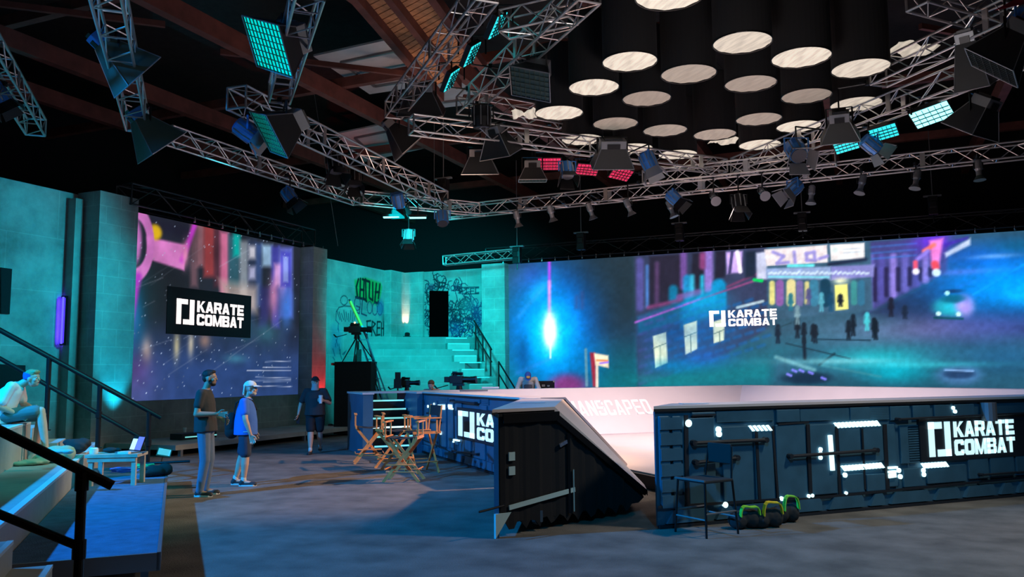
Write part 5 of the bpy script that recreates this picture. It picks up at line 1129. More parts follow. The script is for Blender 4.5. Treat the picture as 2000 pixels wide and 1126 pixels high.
softbox('black softbox with dark teal grid left of the drum lamps', 1044, 148, 13.6, (-.35, -.45, -.8), .70, .62, .35, .2, face='dimgrid', gridmat='tealfab', roll=.5, hang=.8)
softbox('black softbox with teal glowing rim under the ring truss', 938, 318, 17.2, (.0, .25, -.97), .78, .62, .36, .22, face='rimteal', hang=.6)
softbox('black softbox above and right of the teal rimmed one', 972, 274, 16.4, (.25, .4, -.85), .72, .6, .45, .16, hang=.5)
softbox('wide black softbox above the two right pink led panels', 1196, 300, 16.8, (0, .45, -.85), .85, .6, .4, .26, hang=.5)
softbox('small black softbox with teal rim left of the pink panels', 1040, 337, 18.2, (.0, .1, -.99), .62, .5, .28, .18, face='rimteal', hang=.5)
softbox('black softbox right of the drum lamps under the slanting truss', 1640, 248, 14.6, (.2, .5, -.8), .66, .5, .34, .17, hang=.5)
softbox('dark softbox with teal edge at the right below the bright cyan panel', 1912, 226, 13.5, (-.3, .45, -.8), .85, .6, .45, .2, face='rimteal', hang=.6)
softbox('big black softbox at the top right corner', 1968, 92, 11.0, (-.5, .35, -.75), .8, .7, .5, .2, hang=.5)
softbox('tall black softbox beside the top right corner one', 1895, 112, 12.4, (.3, .3, -.9), .5, .5, .7, .14, hang=.5)
def led_panel(label, px, py, Y, aim, w_, h_, face, roll=0, hang=.45):
    p = at(px, py, Y); t = thing('led_panel_light', label, 'studio light', p, 0); F = frame_mat((0, 0, 0), aim) @ Matrix.Rotation(roll, 4, 'Z')
    def B(): b = MB(); b.M = F; return b
    B().box(-w_/2-.02, w_/2+.02, -h_/2-.02, h_/2+.02, .0, .09).build('housing', 'blackmetal', t, bevel=.008)
    B().box(-w_/2, w_/2, -h_/2, h_/2, -.012, -.001).build('led_face', face, t)
    g = B()
    for i in range(1, 6): x = -w_/2+w_*i/6; g.box(x-.004, x+.004, -h_/2, h_/2, -.03, -.012)
    for i in range(1, 4): y = -h_/2+h_*i/4; g.box(-w_/2, w_/2, y-.004, y+.004, -.03, -.012)
    g.build('louver', 'blackmetal', t)
    B().box(-w_*.3, w_*.3, -.04, .04, .09, .15).build('driver_box', 'greymetal', t)
    yoke(t, w_/2+.05, h_/2+.05, hang, 'blackmetal', 0)
    return t
led_panel('top one of three slim cyan led panels between the steep trusses', 972, 50, 13.2, (.84, .0, -.52), .40, .46, 'litcyan', .9)
led_panel('middle one of three slim cyan led panels between the steep trusses', 922, 106, 14.6, (.86, .0, -.52), .40, .46, 'litcyan', .9)
led_panel('lowest one of three slim cyan led panels between the steep trusses', 882, 156, 15.8, (.86, .02, -.5), .40, .46, 'litcyan', .9)
led_panel('pink lit led panel, left of the three', 1072, 320, 18.6, (.0, -.55, -.8), .52, .34, 'litpink', 0)
led_panel('pink lit led panel, middle of the three', 1147, 331, 18.8, (.05, -.5, -.8), .50, .32, 'litpink', .1)
led_panel('pink lit led panel, right of the three', 1213, 340, 19.0, (.15, -.5, -.8), .50, .32, 'litpink', .2)
led_panel('cyan lit led panel, left of the pair under the slanting truss', 1652, 283, 15.8, (-.1, -.45, -.8), .42, .34, 'litcyan', -.35)
led_panel('cyan lit led panel, right of the pair under the slanting truss', 1726, 259, 15.2, (-.1, -.40, -.8), .46, .34, 'litcyan', -.35)
led_panel('very bright cyan led panel at the right', 1820, 224, 14.2, (-.15, -.40, -.85), .62, .42, 'litcyanx', -.4)
def tubebar(label, x0, x1, y, Y):
    a, b = at(x0, y, Y), at(x1, y, Y); c = (a+b)/2; t = thing('light_bar', label, 'studio light', c, 0); L = (b-a).length/2
    MB().box(-L, L, -.04, .04, -.03, .0).build('lit_tube', 'litcyanx', t); MB().box(-L-.02, L+.02, -.05, .05, 0, .06).build('housing', 'blackmetal', t); MB().tube((0, 0, .06), (0, 0, .5), .014).build('stem', 'blackmetal', t)
tubebar('left bright cyan bar light under the far truss', 749, 788, 423, 20.6); tubebar('right bright cyan bar light under the far truss', 800, 832, 424, 20.6)
lamp('AREA', 'bar_glow', at(790, 430, 20.5), at(785, 600, 26), 40, TEAL, .8, 150)
def fresnel(label, px, py, Y, aim, k=1.0, body='bluemetal', doors=True, lens='glass', hang=.45, badge=False, doormat='blackmetal'):
    p = at(px, py, Y); t = thing('spotlight', label, 'studio light', p, 0); F = frame_mat((0, 0, 0), aim)
    def B(): b = MB(); b.M = F; return b
    B().lathe([(.10*k, .20*k), (.13*k, .17*k), (.14*k, .02*k), (.12*k, -.12*k)], 18).build('housing', body, t)
    f = B()
    for i in range(8): a = i*math.pi/4; f.box(.135*k*math.cos(a)-.01, .135*k*math.cos(a)+.01, .135*k*math.sin(a)-.01, .135*k*math.sin(a)+.01, -.1*k, .17*k)
    f.build('cooling_fins', 'greymetal', t)
    B().lathe([(.115*k, -.125*k), (.11*k, -.135*k)], 18).build('lens', lens, t)
    if doors:
        for i in range(4):
            a = i*math.pi/2; b = MB(); b.M = F @ Matrix.Rotation(a, 4, 'Z')
            b.prism([(.12*k, -.11*k, -.12*k), (.12*k, .11*k, -.12*k), (.2*k, .15*k, -.30*k), (.2*k, -.15*k, -.30*k)], [(.128*k, -.11*k, -.12*k), (.128*k, .11*k, -.12*k), (.208*k, .15*k, -.30*k), (.208*k, -.15*k, -.30*k)])
            o = b.build('barn_door', doormat, t)
        if badge: b = MB(); b.M = F @ Matrix.Rotation(-math.pi/2, 4, 'Z'); b.prism([(.172*k, -.04*k, -.2*k), (.172*k, .04*k, -.2*k), (.2*k, 0, -.26*k)], [(.18*k, -.04*k, -.2*k), (.18*k, .04*k, -.2*k), (.208*k, 0, -.26*k)]); b.build('badge', 'orange', t)
    yoke(t, .17*k, .16*k, hang, body if body == 'bluemetal' else 'blackmetal', math.atan2(aim[1], aim[0])+math.pi/2)
    return t
fresnel('blue spotlight with grey door flap near the box end of the left truss', 484, 258, 13.4, (.75, .2, -.55), 1.15, badge=True, doormat='greymetal')
fresnel('blue spotlight hanging in the dark under the long left truss', 566, 384, 18.0, (.55, -.1, -.75), 1.05)
fresnel('dark spotlight under the truss above the left led screen, left of a pair', 655, 322, 17.0, (.2, -.3, -.9), 1.2, 'blackmetal')
fresnel('dark spotlight with blue rim, right of a pair under the left truss', 692, 350, 18.6, (.1, -.4, -.9), 1.1, 'blackmetal')
fresnel('blue backed spotlight above the cyan bar lights', 778, 394, 20.6, (.1, .5, -.85), 1.2, lens='glass')
fresnel('small blue lit spotlight pointing straight down below the cyan bars', 798, 462, 21.2, (.0, -.25, -.97), .95, 'greymetal', lens='litblue')
fresnel('cyan rimmed spotlight right of the cyan bar lights', 864, 428, 20.6, (.1, -.45, -.85), 1.15, 'bluemetal', doors=False)
fresnel('blue spotlight between left and middle pink led panels', 1108, 334, 17.8, (.05, -.5, -.85), 1.1)
fresnel('blue spotlight with grey flaps under the drum lamps, right of the pink panels', 1268, 318, 16.8, (.35, -.1, -.9), 1.2, doormat='greymetal')
fresnel('blue spotlight on the back truss pointing right, below the drum lamps', 1318, 388, 19.5, (.6, -.3, -.7), 1.1, badge=True)
fresnel('large grey and orange badged spotlight below the rightmost bright drum', 1556, 296, 15.6, (.0, -.65, -.6), 1.35, 'bluemetal', badge=True, doormat='greymetal')
fresnel('blue spotlight pointing left on the back truss under the badged lamp', 1548, 370, 17.8, (-.7, -.2, -.6), 1.15, doormat='greymetal')
fresnel('blue spotlight pointing right between the cyan panel pair', 1704, 284, 15.4, (.75, .1, -.6), 1.1, doormat='greymetal')
fresnel('dark moving head spotlight hanging low from the back truss', 1443, 398, 18.6, (.0, -.3, -.95), 1.1, 'blackmetal', lens='glass')
fresnel('black lamp hanging upright above the ring truss beside the steep trusses', 940, 232, 16.0, (.0, .1, -1), 1.4, 'blackmetal', doors=False, hang=.7)
fresnel('small blue lamp at the far left edge under the short truss', 2, 190, 12.6, (.5, .2, -.8), 1.0)
fresnel('blue lamp at the top right corner under the red flag', 1985, 50, 11.4, (-.5, .3, -.7), 1.2)
def smallspot(label, px, py, Y, aim, m='greymetal', dm='greymetal'):
    p = at(px, py, Y); t = thing('small_spotlight', label, 'studio light', p, 0, 'small spotlights along the back truss'); F = frame_mat((0, 0, 0), aim)
    def B(): b = MB(); b.M = F; return b
    B().lathe([(.05, .2), (.075, .17), (.075, .0), (.055, -.04), (.055, -.14)], 14).build('housing', m, t)
    B().lathe([(.055, -.14), (.12, -.24)], 14).build('snoot', dm, t)
    yoke(t, .09, .1, .38, 'blackmetal', 0)
SSP = [(1010, 425, 'dimly cyan tinted', (.2, .2, -.95)), (1076, 414, '', (.25, .2, -.9)), (1153, 410, '', (.3, .1, -.9)), (1227, 402, '', (.35, .1, -.85)), (1310, 406, 'bright flapped', (.3, -.1, -.9)), (1394, 386, 'round fronted', (0, -.8, -.5)), (1489, 376, 'round fronted', (0, -.8, -.5)), (1585, 378, '', (-.15, -.1, -.95)), (1683, 358, '', (-.3, -.1, -.9)), (1790, 348, '', (-.25, -.1, -.9)), (1911, 330, 'teal tinted', (0, -.1, -1))]
for k, (x, y, ds, am) in enumerate(SSP):
    Y = onz(x, y-26, ZT2-.15).y
    smallspot('small %s spotlight on the back truss, %s of the row' % (ds or 'grey', ['leftmost', 'second from left', 'third from left', 'fourth from left', 'fifth from left', 'middle one', 'fifth from right', 'fourth from right', 'third from right', 'second from right', 'rightmost'][k]), x, y, Y, am, 'greymetal', 'greymetal' if k != 10 else 'tealfab')
# chain hoists above the back screen
for k, (x, y, Y, lb) in enumerate(((1010, 497, 27.0, 'black chain hoist at the left end of the back screen truss'), (1135, 470, 26.6, 'black chain hoist, second from left above the back screen'), (1327, 452, 25.8, 'black chain hoist, third from left above the back screen'), (1567, 432, 24.8, 'black chain hoist, fourth from left above the back screen'), (1822, 400, 24.0, 'black chain hoist at the right above the back screen'), (866, 368, 21.3, 'small chain hoist at the cyan lit truss end'))):
    p = at(x, y, Y); t = thing('chain_hoist', lb, 'hoist', p, TR)
    MB().box(-.13, .13, -.12, .12, -.3, .25).box(-.1, .1, -.15, .15, -.1, .1).build('motor', 'blackmetal', t, bevel=.02); MB().box(-.24, .24, -.05, .05, .25, .29).build('label_bar', 'greymetal', t)
    MB().tube((0, 0, .25), (0, 0, 8.76-p.z), .012, n=5).build('chain', 'greymetal', t); MB().tube((0, 0, -.5), (0, 0, -.3), .02).build('hook', 'blackmetal', t)
# thin suspension cables and the red flag
for k, (x, y, Y, lb) in enumerate(((848, 380, 21.5, 'thin steel cable above the cyan lit truss end'), (660, 480, 24.0, 'slanting thin cable above the graffiti corner'))):
    p = at(x, y, Y); q_ = Vector((p.x+(-.9 if k else 0), p.y, 10.9)); o = MB().tube((0, 0, 0), q_-p, .008, n=5).build('steel_cable', 'greymetal'); o.location = p; tag(o, lb, 'cable')
M['redflag'] = mat('red gel sheet', (.75, .02, .08), .6)
P = [at(1944, 20, 10.8), at(2040, -30, 10.8), at(2040, 0, 10.6), at(1990, 10, 10.6)]
o = MB().prism([p-P[0] for p in P], [p-P[0]+Vector((0, .01, .01)) for p in P]).build('gel_sheet', 'redflag'); o.location = P[0]; tag(o, 'red gel sheet clipped at the top right corner', 'gel')
# ================================================================ people
def V(*a): return Vector(a)
def cap(mb, p0, p1, r0, r1, n=12):
    """tapered limb with round ends"""
    p0, p1 = Vector(p0), Vector(p1); d = (p1-p0); L = d.length; d.normalize()
    u = Vector((0, 0, 1)) if abs(d.z) < .9 else Vector((1, 0, 0)); a = d.cross(u).normalized(); b = d.cross(a)
    st = [(-r0*math.cos(t), r0*math.sin(t)) for t in (.25, .6, 1.0, 1.35)]+[(0, r0), (L, r1)]+[(L+r1*math.cos(t), r1*math.sin(t)) for t in (1.35, 1.0, .6, .25)]
    v = [p0+d*x+(a*math.cos(2*math.pi*i/n)+b*math.sin(2*math.pi*i/n))*r for x, r in st for i in range(n)]
    f = [(k*n+i, k*n+(i+1) % n, (k+1)*n+(i+1) % n, (k+1)*n+i) for k in range(len(st)-1) for i in range(n)]+[tuple(range(n-1, -1, -1)), tuple(range((len(st)-1)*n, len(st)*n))]
    return mb.add(v, f)
def loft(mb, rings, side, n=18):
    """rings: (centre, half side, half depth); side = sideways direction"""
    side = Vector(side).normalized(); v = []; N = len(rings)
    for k, (c, hs, hd) in enumerate(rings):
        c = Vector(c); d = (Vector(rings[min(k+1, N-1)][0])-Vector(rings[max(k-1, 0)][0])).normalized(); f_ = side.cross(d).normalized()
        v += [c+side*hs*math.cos(2*math.pi*i/n)+f_*hd*math.sin(2*math.pi*i/n) for i in range(n)]
    f = [(k*n+i, k*n+(i+1) % n, (k+1)*n+(i+1) % n, (k+1)*n+i) for k in range(N-1) for i in range(n)]+[tuple(range(n-1, -1, -1)), tuple(range((N-1)*n, N*n))]
    return mb.add(v, f)
def ell(mb, c, r, Mx=None, n=16, k=10):
    old = mb.M; mb.M = (Matrix.Translation(c) @ (Mx or Matrix.Identity(4))); mb.blob((0, 0, 0), *r, n=n, k=k); mb.M = old; return mb
for nm, c, r in (('skin_tan', (.46, .27, .19), .5), ('skin_fair', (.62, .40, .31), .5), ('skin_olive', (.40, .24, .17), .5)): M[nm] = mat(nm, c, r, noise=.06, nscale=9)
M['hairblack'] = mat('black hair', (.012, .011, .012), .7, bump=.6, bscale=60); M['hairbrown'] = mat('brown hair', (.16, .08, .035), .7, bump=.6, bscale=60); M['hairgrey'] = mat('grey beard', (.5, .5, .48), .8, bump=.6, bscale=60); M['hairblond'] = mat('sandy hair', (.38, .28, .14), .7, bump=.6, bscale=60)
M['teedark'] = mat('charcoal cotton', (.035, .037, .042), .9, bump=.35, bscale=9); M['denim'] = mat('blue grey denim', (.12, .17, .26), .85, bump=.4, bscale=11); M['teeblue'] = mat('blue cotton', (.05, .17, .62), .85, bump=.35, bscale=9)
M['shortsnavy'] = mat('navy shorts cloth', (.03, .045, .085), .85, bump=.35, bscale=10); M['capwhite'] = mat('white cap cloth', (.72, .78, .76), .8); M['black2'] = mat('black cotton', (.018, .018, .022), .9, bump=.35, bscale=9); M['gaiter'] = mat('grey gaiter cloth', (.42, .44, .44), .85, bump=.3, bscale=12)
M['teewhite'] = mat('white cotton', (.78, .82, .84), .85, bump=.35, bscale=9); M['shortsteal'] = mat('grey green shorts', (.10, .17, .18), .85, bump=.35, bscale=10); M['hoodie'] = mat('pale grey fleece', (.72, .70, .68), .9, bump=.35, bscale=8); M['teepink'] = mat('dusty pink cotton', (.55, .32, .28), .9, bump=.3, bscale=9)
M['shoe'] = mat('dark shoe', (.03, .03, .035), .7); M['sole'] = mat('pale shoe sole', (.7, .7, .7), .6); M['shoew'] = mat('white shoe', (.65, .65, .62), .6); M['eyew'] = mat('eye', (.5, .5, .5), .3); M['lip'] = mat('lip', (.35, .13, .11), .5); M['apron'] = mat('grey apron', (.12, .11, .12), .9)
def hand(mb, w, d, up, side, spread=.35, curl=.5, k=1.0):
    """palm and five bent fingers from wrist w along d; up = back of hand, side = thumb side"""
    d = Vector(d).normalized(); side = (Vector(side)-d*Vector(side).dot(d)).normalized(); up = side.cross(d)
    if up.dot(Vector(up)) < 0: up = -up
    pal = -up
    pe = w+d*.085*k
    for s_ in (-.028, 0, .028): cap(mb, w+d*.012+side*s_*.6*k, pe+side*s_*k, .016*k, .013*k, 8)
    for i, (o_, L) in enumerate(((.036, .075), (.0125, .084), (-.0115, .078), (-.034, .062))):
        b = pe+side*o_*k; dd = (d+side*o_*spread*8).normalized(); j1 = b+(dd*math.cos(curl*.6)+pal*math.sin(curl*.6))*L*.45*k
        j2 = j1+(dd*math.cos(curl*1.4)+pal*math.sin(curl*1.4))*L*.32*k; j3 = j2+(dd*math.cos(curl*2.1)+pal*math.sin(curl*2.1))*L*.26*k
        cap(mb, b, j1, .0095*k, .009*k, 8); cap(mb, j1, j2, .009*k, .0085*k, 8); cap(mb, j2, j3, .0085*k, .0075*k, 8)
    b = w+d*.025*k+side*.026*k; j1 = b+(d*.6+side*.75+pal*.25).normalized()*.042*k; j2 = j1+(d*.9+side*.25+pal*.35).normalized()*.032*k; j3 = j2+(d+pal*.3).normalized()*.022*k
    cap(mb, b, j1, .013*k, .011*k, 8); cap(mb, j1, j2, .011*k, .010*k, 8); cap(mb, j2, j3, .010*k, .008*k, 8)
def figure(label, loc, rz, J, skin='skin_tan', top=None, bottom=None, shoes='shoe', vox=.0075, hk=(.5, .5), build=1.0, sleeve=.55, long_sleeve=False, short=True, sole='sole', belly=0.0, extra=None):
    """forward is +x, the person's left is +y"""
    t = thing('person', label, 'person', loc, rz); g = lambda k: Vector(J[k])
    side = (g('sL')-g('sR')).normalized(); hip, chest, neck, head = g('hip'), g('chest'), g('neck'), g('head'); hsd = (g('hL')-g('hR')).normalized()
    B = build
    b = MB(); waist = hip.lerp(chest, .45)
    loft(b, [(hip-(chest-hip).normalized()*.07, .13*B, .09*B), (hip, .155*B, .105*B), (waist, .135*B, .10*B), (chest, .165*B, .115*B), (chest.lerp(neck, .55), .15*B, .095*B), (neck, .055, .055)], side)
    cap(b, neck-(neck-chest).normalized()*.03, head-(head-neck)*.25, .055, .052)
    for s in 'LR':
        S, E, W, H, K, A = g('s'+s), g('e'+s), g('w'+s), g('h'+s), g('k'+s), g('a'+s)
        cap(b, S, E, .05*B, .041*B); cap(b, E, E.lerp(W, .35), .042*B, .040*B); cap(b, E.lerp(W, .35), W, .040*B, .026); cap(b, neck.lerp(chest, .25), S, .05, .052*B)
        cap(b, H, K, .083*B, .056*B); cap(b, K, K.lerp(A, .33), .056*B, .058*B); cap(b, K.lerp(A, .33), A, .058*B, .034)
        hd = J.get('hd'+s, W-E); ts = J.get('ts'+s, (1, 0, 0) if abs((W-E).normalized().x) < .7 else (0, 0, 1))
        hand(b, W, hd, None, ts, curl=hk[0 if s == 'L' else 1])
        fd = Vector(J.get('f'+s, (1, 0, 0))).normalized(); cap(b, A+V(0, 0, -.03), A+fd*.13+V(0, 0, -.055), .038, .03)
    # head with face
    HM = Matrix.Rotation(J.get('yaw', 0), 4, 'Z') @ Matrix.Rotation(J.get('pitch', 0), 4, 'Y'); hx = lambda p: head+(HM @ Vector(p))
    ell(b, head+(HM @ V(-.008, 0, .025)), (.095, .076, .095), HM); ell(b, hx((.02, 0, -.045)), (.068, .058, .068), HM); ell(b, hx((.05, 0, -.082)), (.032, .034, .024), HM)
    cap(b, hx((.080, 0, .015)), hx((.098, 0, -.018)), .009, .0135, 8); ell(b, hx((.07, 0, .028)), (.022, .055, .012), HM); ell(b, hx((.083, 0, -.052)), (.010, .024, .0075), HM)
    for s in (-1, 1): ell(b, hx((-.005, s*.078, -.01)), (.02, .010, .032), HM); ell(b, hx((.058, s*.04, -.02)), (.028, .022, .022), HM)
    body = remeshed(b, 'body', skin, t, vox, 3)
    for s in (-1, 1):
        e = MB(); ell(e, hx((.078, s*.031, .006)), (.011, .013, .010), HM, 8, 6); e.build('eye', 'eyew', t, smooth=True)
        e = MB(); ell(e, hx((.088, s*.031, .006)), (.003, .005, .005), HM, 8, 6); e.build('pupil', 'black2', t)
    e = MB(); ell(e, hx((.088, 0, -.053)), (.006, .022, .006), HM, 10, 6); e.build('lips', 'lip', t, smooth=True)
    if top:
        c = MB(); q = .02
        loft(c, [(hip-(chest-hip).normalized()*J.get('hem', .09), .188*B+q, .14*B+q+belly*.6), (waist, .165*B+q, .125*B+q+belly), (chest, .178*B+q, .122*B+q), (chest.lerp(neck, .55), .165*B+q*.6, .10*B+q*.5), (neck-(neck-chest).normalized()*.012, .078, .072)], side)
        for s in 'LR':
            S, E, W = g('s'+s), g('e'+s), g('w'+s); cap(c, neck.lerp(chest, .35), S, .07, .068*B)
            if long_sleeve: cap(c, S, E, .068*B, .058*B); cap(c, E, W, .06*B, .042)
            else: cap(c, S, S.lerp(E, sleeve), .068*B, .066*B)
        remeshed(c, J.get('topname', 'shirt'), top, t, .011, 5)
    if bottom:
        c = MB(); loft(c, [(hip+(chest-hip).normalized()*.06, .15*B+.02, .108*B+.02+belly*.4), (hip, .165*B+.02, .12*B+.02), (hip-(chest-hip).normalized()*.1, .15*B+.02, .11*B)], side)
        for s in 'LR':
            H, K, A = g('h'+s), g('k'+s), g('a'+s)
            if short: cap(c, H, H.lerp(K, .86), .098*B, .088*B)
            else: cap(c, H, K, .096*B, .074*B); cap(c, K, A+V(0, 0, -.01), .072*B, .056)
        remeshed(c, 'shorts' if short else 'trousers', bottom, t, .011, 3)
    for s in 'LR':
        A = g('a'+s); fd = Vector(J.get('f'+s, (1, 0, 0))).normalized(); sd_ = V(0, 0, 1).cross(fd).normalized()
        c = MB(); cap(c, A+V(0, 0, -.02)-fd*.01, A+fd*.0+V(0, 0, -.05)-fd*.03, .046, .045); cap(c, A-fd*.02+V(0, 0, -.055), A+fd*.17+V(0, 0, -.06)-V(0, 0, 0), .042, .036); ell(c, A+fd*.15+V(0, 0, -.062), (.05, .045, .03))
        for i, v in enumerate(c.v): c.v[i] = (v[0], v[1], max(v[2], A.z-.085))
        sh = remeshed(c, 'shoe', shoes, t, .008, 2)
        so = MB(); P = [A+fd*x+sd_*y for x, y in ((-.065, -.03), (-.065, .03), (.02, .045), (.16, .047), (.205, .0), (.16, -.047), (.02, -.045))]
        so.prism([V(p.x, p.y, A.z-.09) for p in P], [V(p.x, p.y, A.z-.068) for p in P]); so.build('sole', sole, sh)
        if short: k = MB(); cap(k, A+V(0, 0, .03), A+V(0, 0, -.01), .042, .042); remeshed(k, 'sock', 'shoew', t, .01, 1)
    if extra: extra(t, hx, HM, g)
    return t
def hair(t, hx, HM, m, parts, name='hair'):
    b = MB()
    for p, r in parts: ell(b, hx(p), r, HM)
    return remeshed(b, name, m, t, .008, 2)
def cap_hat(t, hx, HM, m, back=1.0, visor=(1, 0), name='cap'):
    b = MB(); n = 20; v = []
    for j in range(7):
        a = j/6*math.pi*.5
        for i in range(n): th = 2*math.pi*i/n; v.append(hx((-.008+.106*math.cos(a)*math.cos(th), .088*math.cos(a)*math.sin(th), .035+.095*math.sin(a))))
    b.add(v, [(j*n+i, j*n+(i+1) % n, (j+1)*n+(i+1) % n, (j+1)*n+i) for j in range(6) for i in range(n)]+[tuple(range(n))]); o = b.build(name, m, t, smooth=True)
    vv = MB(); vx, vy = visor; L = []
    for k in range(9):
        a = -1.0+2.0*k/8; base = math.atan2(vy, vx); L.append((a+base, a))
    lo = [hx((.10*math.cos(a), .085*math.sin(a), .045)) for a, _ in L]; hi = [hx(((.10+.075*math.cos(u*1.35))*math.cos(a), (.085+.075*math.cos(u*1.35))*math.sin(a), .030)) for a, u in L]
    pts = lo+hi[::-1]; up = HM @ V(0, 0, .006); vv.prism(pts, [p+up for p in pts]); vv.build('visor', m, o)
    return o
# ---- tall man in charcoal tee
def x1(t, hx, HM, g):
    hair(t, hx, HM, 'hairblack', [((-.022, 0, .055), (.095, .082, .075)), ((-.06, 0, .0), (.05, .072, .06)), ((.03, 0, .095), (.05, .06, .03))])
    hair(t, hx, HM, 'hairblack', [((.045, 0, -.085), (.042, .045, .032)), ((.02, .05, -.05), (.035, .014, .04)), ((.02, -.05, -.05), (.035, .014, .04)), ((.093, 0, -.040), (.008, .026, .006))], 'beard')
    w_ = g('wR')+V(.13, .0, -.02); MB().tube(w_, w_+V(.0, 0, -.15), .012, n=8).build('pen', 'black2', t)
J1 = dict(hip=(0, 0, 1.0), chest=(-.02, 0, 1.32), neck=(-.015, 0, 1.53), head=(.045, 0, 1.68), sL=(-.03, .17, 1.46), sR=(-.03, -.17, 1.46), eL=(-.04, .24, 1.18), eR=(-.07, -.22, 1.17), wL=(.18, .18, 1.08), wR=(.20, -.16, 1.17), hL=(0, .09, .95), hR=(0, -.09, .95),
          kL=(.04, .10, .52), kR=(.03, -.09, .51), aL=(-.01, .10, .09), aR=(-.03, -.10, .09), fL=(1, .15, 0), fR=(1, -.25, 0), tsR=(0, 0, 1), tsL=(0, 0, 1), hdR=(1, .1, -.12))
figure('tall person in charcoal tee and blue jeans, forearm raised, short black hair and beard', onz(398, 968, 0)+Vector((-.02, .05, 0)), math.radians(4), J1, 'skin_olive', 'teedark', 'denim', 'shoe', short=False, extra=x1, build=1.03, hk=(.6, .35))
# ---- man in white cap and blue tee with a black backpack
def x2(t, hx, HM, g):
    cap_hat(t, hx, HM, 'capwhite'); hair(t, hx, HM, 'hairgrey', [((.05, 0, -.08), (.045, .05, .035)), ((.02, .052, -.05), (.04, .014, .045)), ((.02, -.052, -.05), (.04, .014, .045)), ((.093, 0, -.038), (.012, .03, .01))], 'beard')
    b = MB(); n = 8
    for k in range(n+1): pass
    loft(b, [(hx((-.075, 0, .06)), .085, .03), (hx((-.09, 0, -.02)), .08, .02), (hx((-.10, 0, -.10)), .085, .018)], (0, 1, 0)); remeshed(b, 'neck_flap', 'capwhite', t, .01, 1)
    b = MB(); ell(b, g('chest')+V(-.24, .08, -.22), (.10, .15, .19)); ell(b, g('chest')+V(-.23, .08, -.33), (.11, .14, .12)); remeshed(b, 'backpack', 'black2', t, .012, 2)
    s_ = MB(); s_.path([g('chest')+V(-.20, -.02, -.12), g('chest')+V(-.13, -.14, .12), g('chest')+V(-.01, -.13, .205), g('chest')+V(.10, -.04, .15), g('chest')+V(.15, .06, 0)], .012); s_.build('strap', 'black2', t)
    MB().box(.045, .055, 0, 0, 0, 0) if False else None
    m_ = MB(); a_ = g('hR')+V(.03, -.115, .0); m_.box(a_.x-.03, a_.x+.03, a_.y-.01, a_.y, a_.z+.0, a_.z+.01); m_.build('pocket_trim', 'sole', t)
    gl = MB(); gl.path([hx((.0, .08, .005)), hx((.085, .05, .008)), hx((.095, 0, .008)), hx((.085, -.05, .008)), hx((.0, -.08, .005))], .003); gl.build('glasses', 'black2', t)
J2 = dict(hip=(0, 0, .88), chest=(.0, 0, 1.17), neck=(.01, 0, 1.375), head=(.06, 0, 1.51), sL=(-.01, .17, 1.30), sR=(-.01, -.17, 1.30), eL=(-.02, .24, 1.04), eR=(.03, -.24, 1.04), wL=(.08, .2, .82), wR=(.11, -.22, .80), hL=(0, .09, .84), hR=(0, -.09, .84),
          kL=(-.06, .11, .47), kR=(.02, -.09, .46), aL=(-.16, .12, .09), aR=(.0, -.09, .09), fL=(1, .0, 0), fR=(1, -.1, 0), tsR=(1, 0, 0), tsL=(1, 0, 0))
figure('person in white neck flap cap and blue tee with black backpack and navy shorts', onz(478, 948, 0)+Vector((-.02, .05, 0)), math.radians(8), J2, 'skin_fair', 'teeblue', 'shortsnavy', 'shoe', extra=x2, build=1.05, belly=.025, sleeve=.6)
# ---- man walking with a paper cup
def x3(t, hx, HM, g):
    cap_hat(t, hx, HM, 'black2', visor=(1, .25)); b = MB(); loft(b, [(hx((.0, 0, -.17)), .095, .095), (hx((.015, 0, -.10)), .078, .085), (hx((.022, 0, -.03)), .076, .086), (hx((.03, 0, -.012)), .070, .080)], (0, 1, 0)); remeshed(b, 'neck_gaiter', 'gaiter', t, .009, 2)
    c = g('wL')+V(.09, -.06, .02); k = MB().lathe([(.032, -.08), (.043, .08)], 16); k.v = [(v[0]+c.x, v[1]+c.y, v[2]+c.z) for v in k.v]; k.build('paper_cup', 'white', t); k = MB().lathe([(.045, .08), (.046, .09), (.04, .1)], 16); k.v = [(v[0]+c.x, v[1]+c.y, v[2]+c.z) for v in k.v]; k.build('cup_lid', 'capwhite', t)
    w_ = g('wR')+V(.02, 0, -.12); MB().box(w_.x-.012, w_.x+.012, w_.y-.035, w_.y+.035, w_.z-.08, w_.z+.06).build('phone', 'black2', t)
J3 = dict(hip=(0, 0, .93), chest=(.0, 0, 1.22), neck=(.01, 0, 1.43), head=(.05, 0, 1.565), sL=(0, .19, 1.36), sR=(0, -.19, 1.36), eL=(-.06, .31, 1.10), eR=(-.05, -.31, 1.10), wL=(.16, .20, 1.16), wR=(.02, -.36, .86), hL=(0, .10, .88), hR=(0, -.10, .88),
          kL=(-.02, .10, .49), kR=(.09, -.08, .49), aL=(-.26, .10, .15), aR=(.12, -.08, .09), fL=(1, .1, -.35), fR=(1, -.1, 0), hdL=(.5, -.9, .1), tsL=(0, 0, 1), tsR=(1, 0, 0), yaw=.2)
figure('person in black cap, grey neck gaiter and black tee walking with a white paper cup', onz(612, 886, 0)+Vector((0, .1, 0)), math.radians(-82), J3, 'skin_fair', 'teedark', 'black2', 'shoe', extra=x3, build=1.14, belly=.02, sleeve=.75, vox=.009, hk=(.9, .7), sole='shoe')
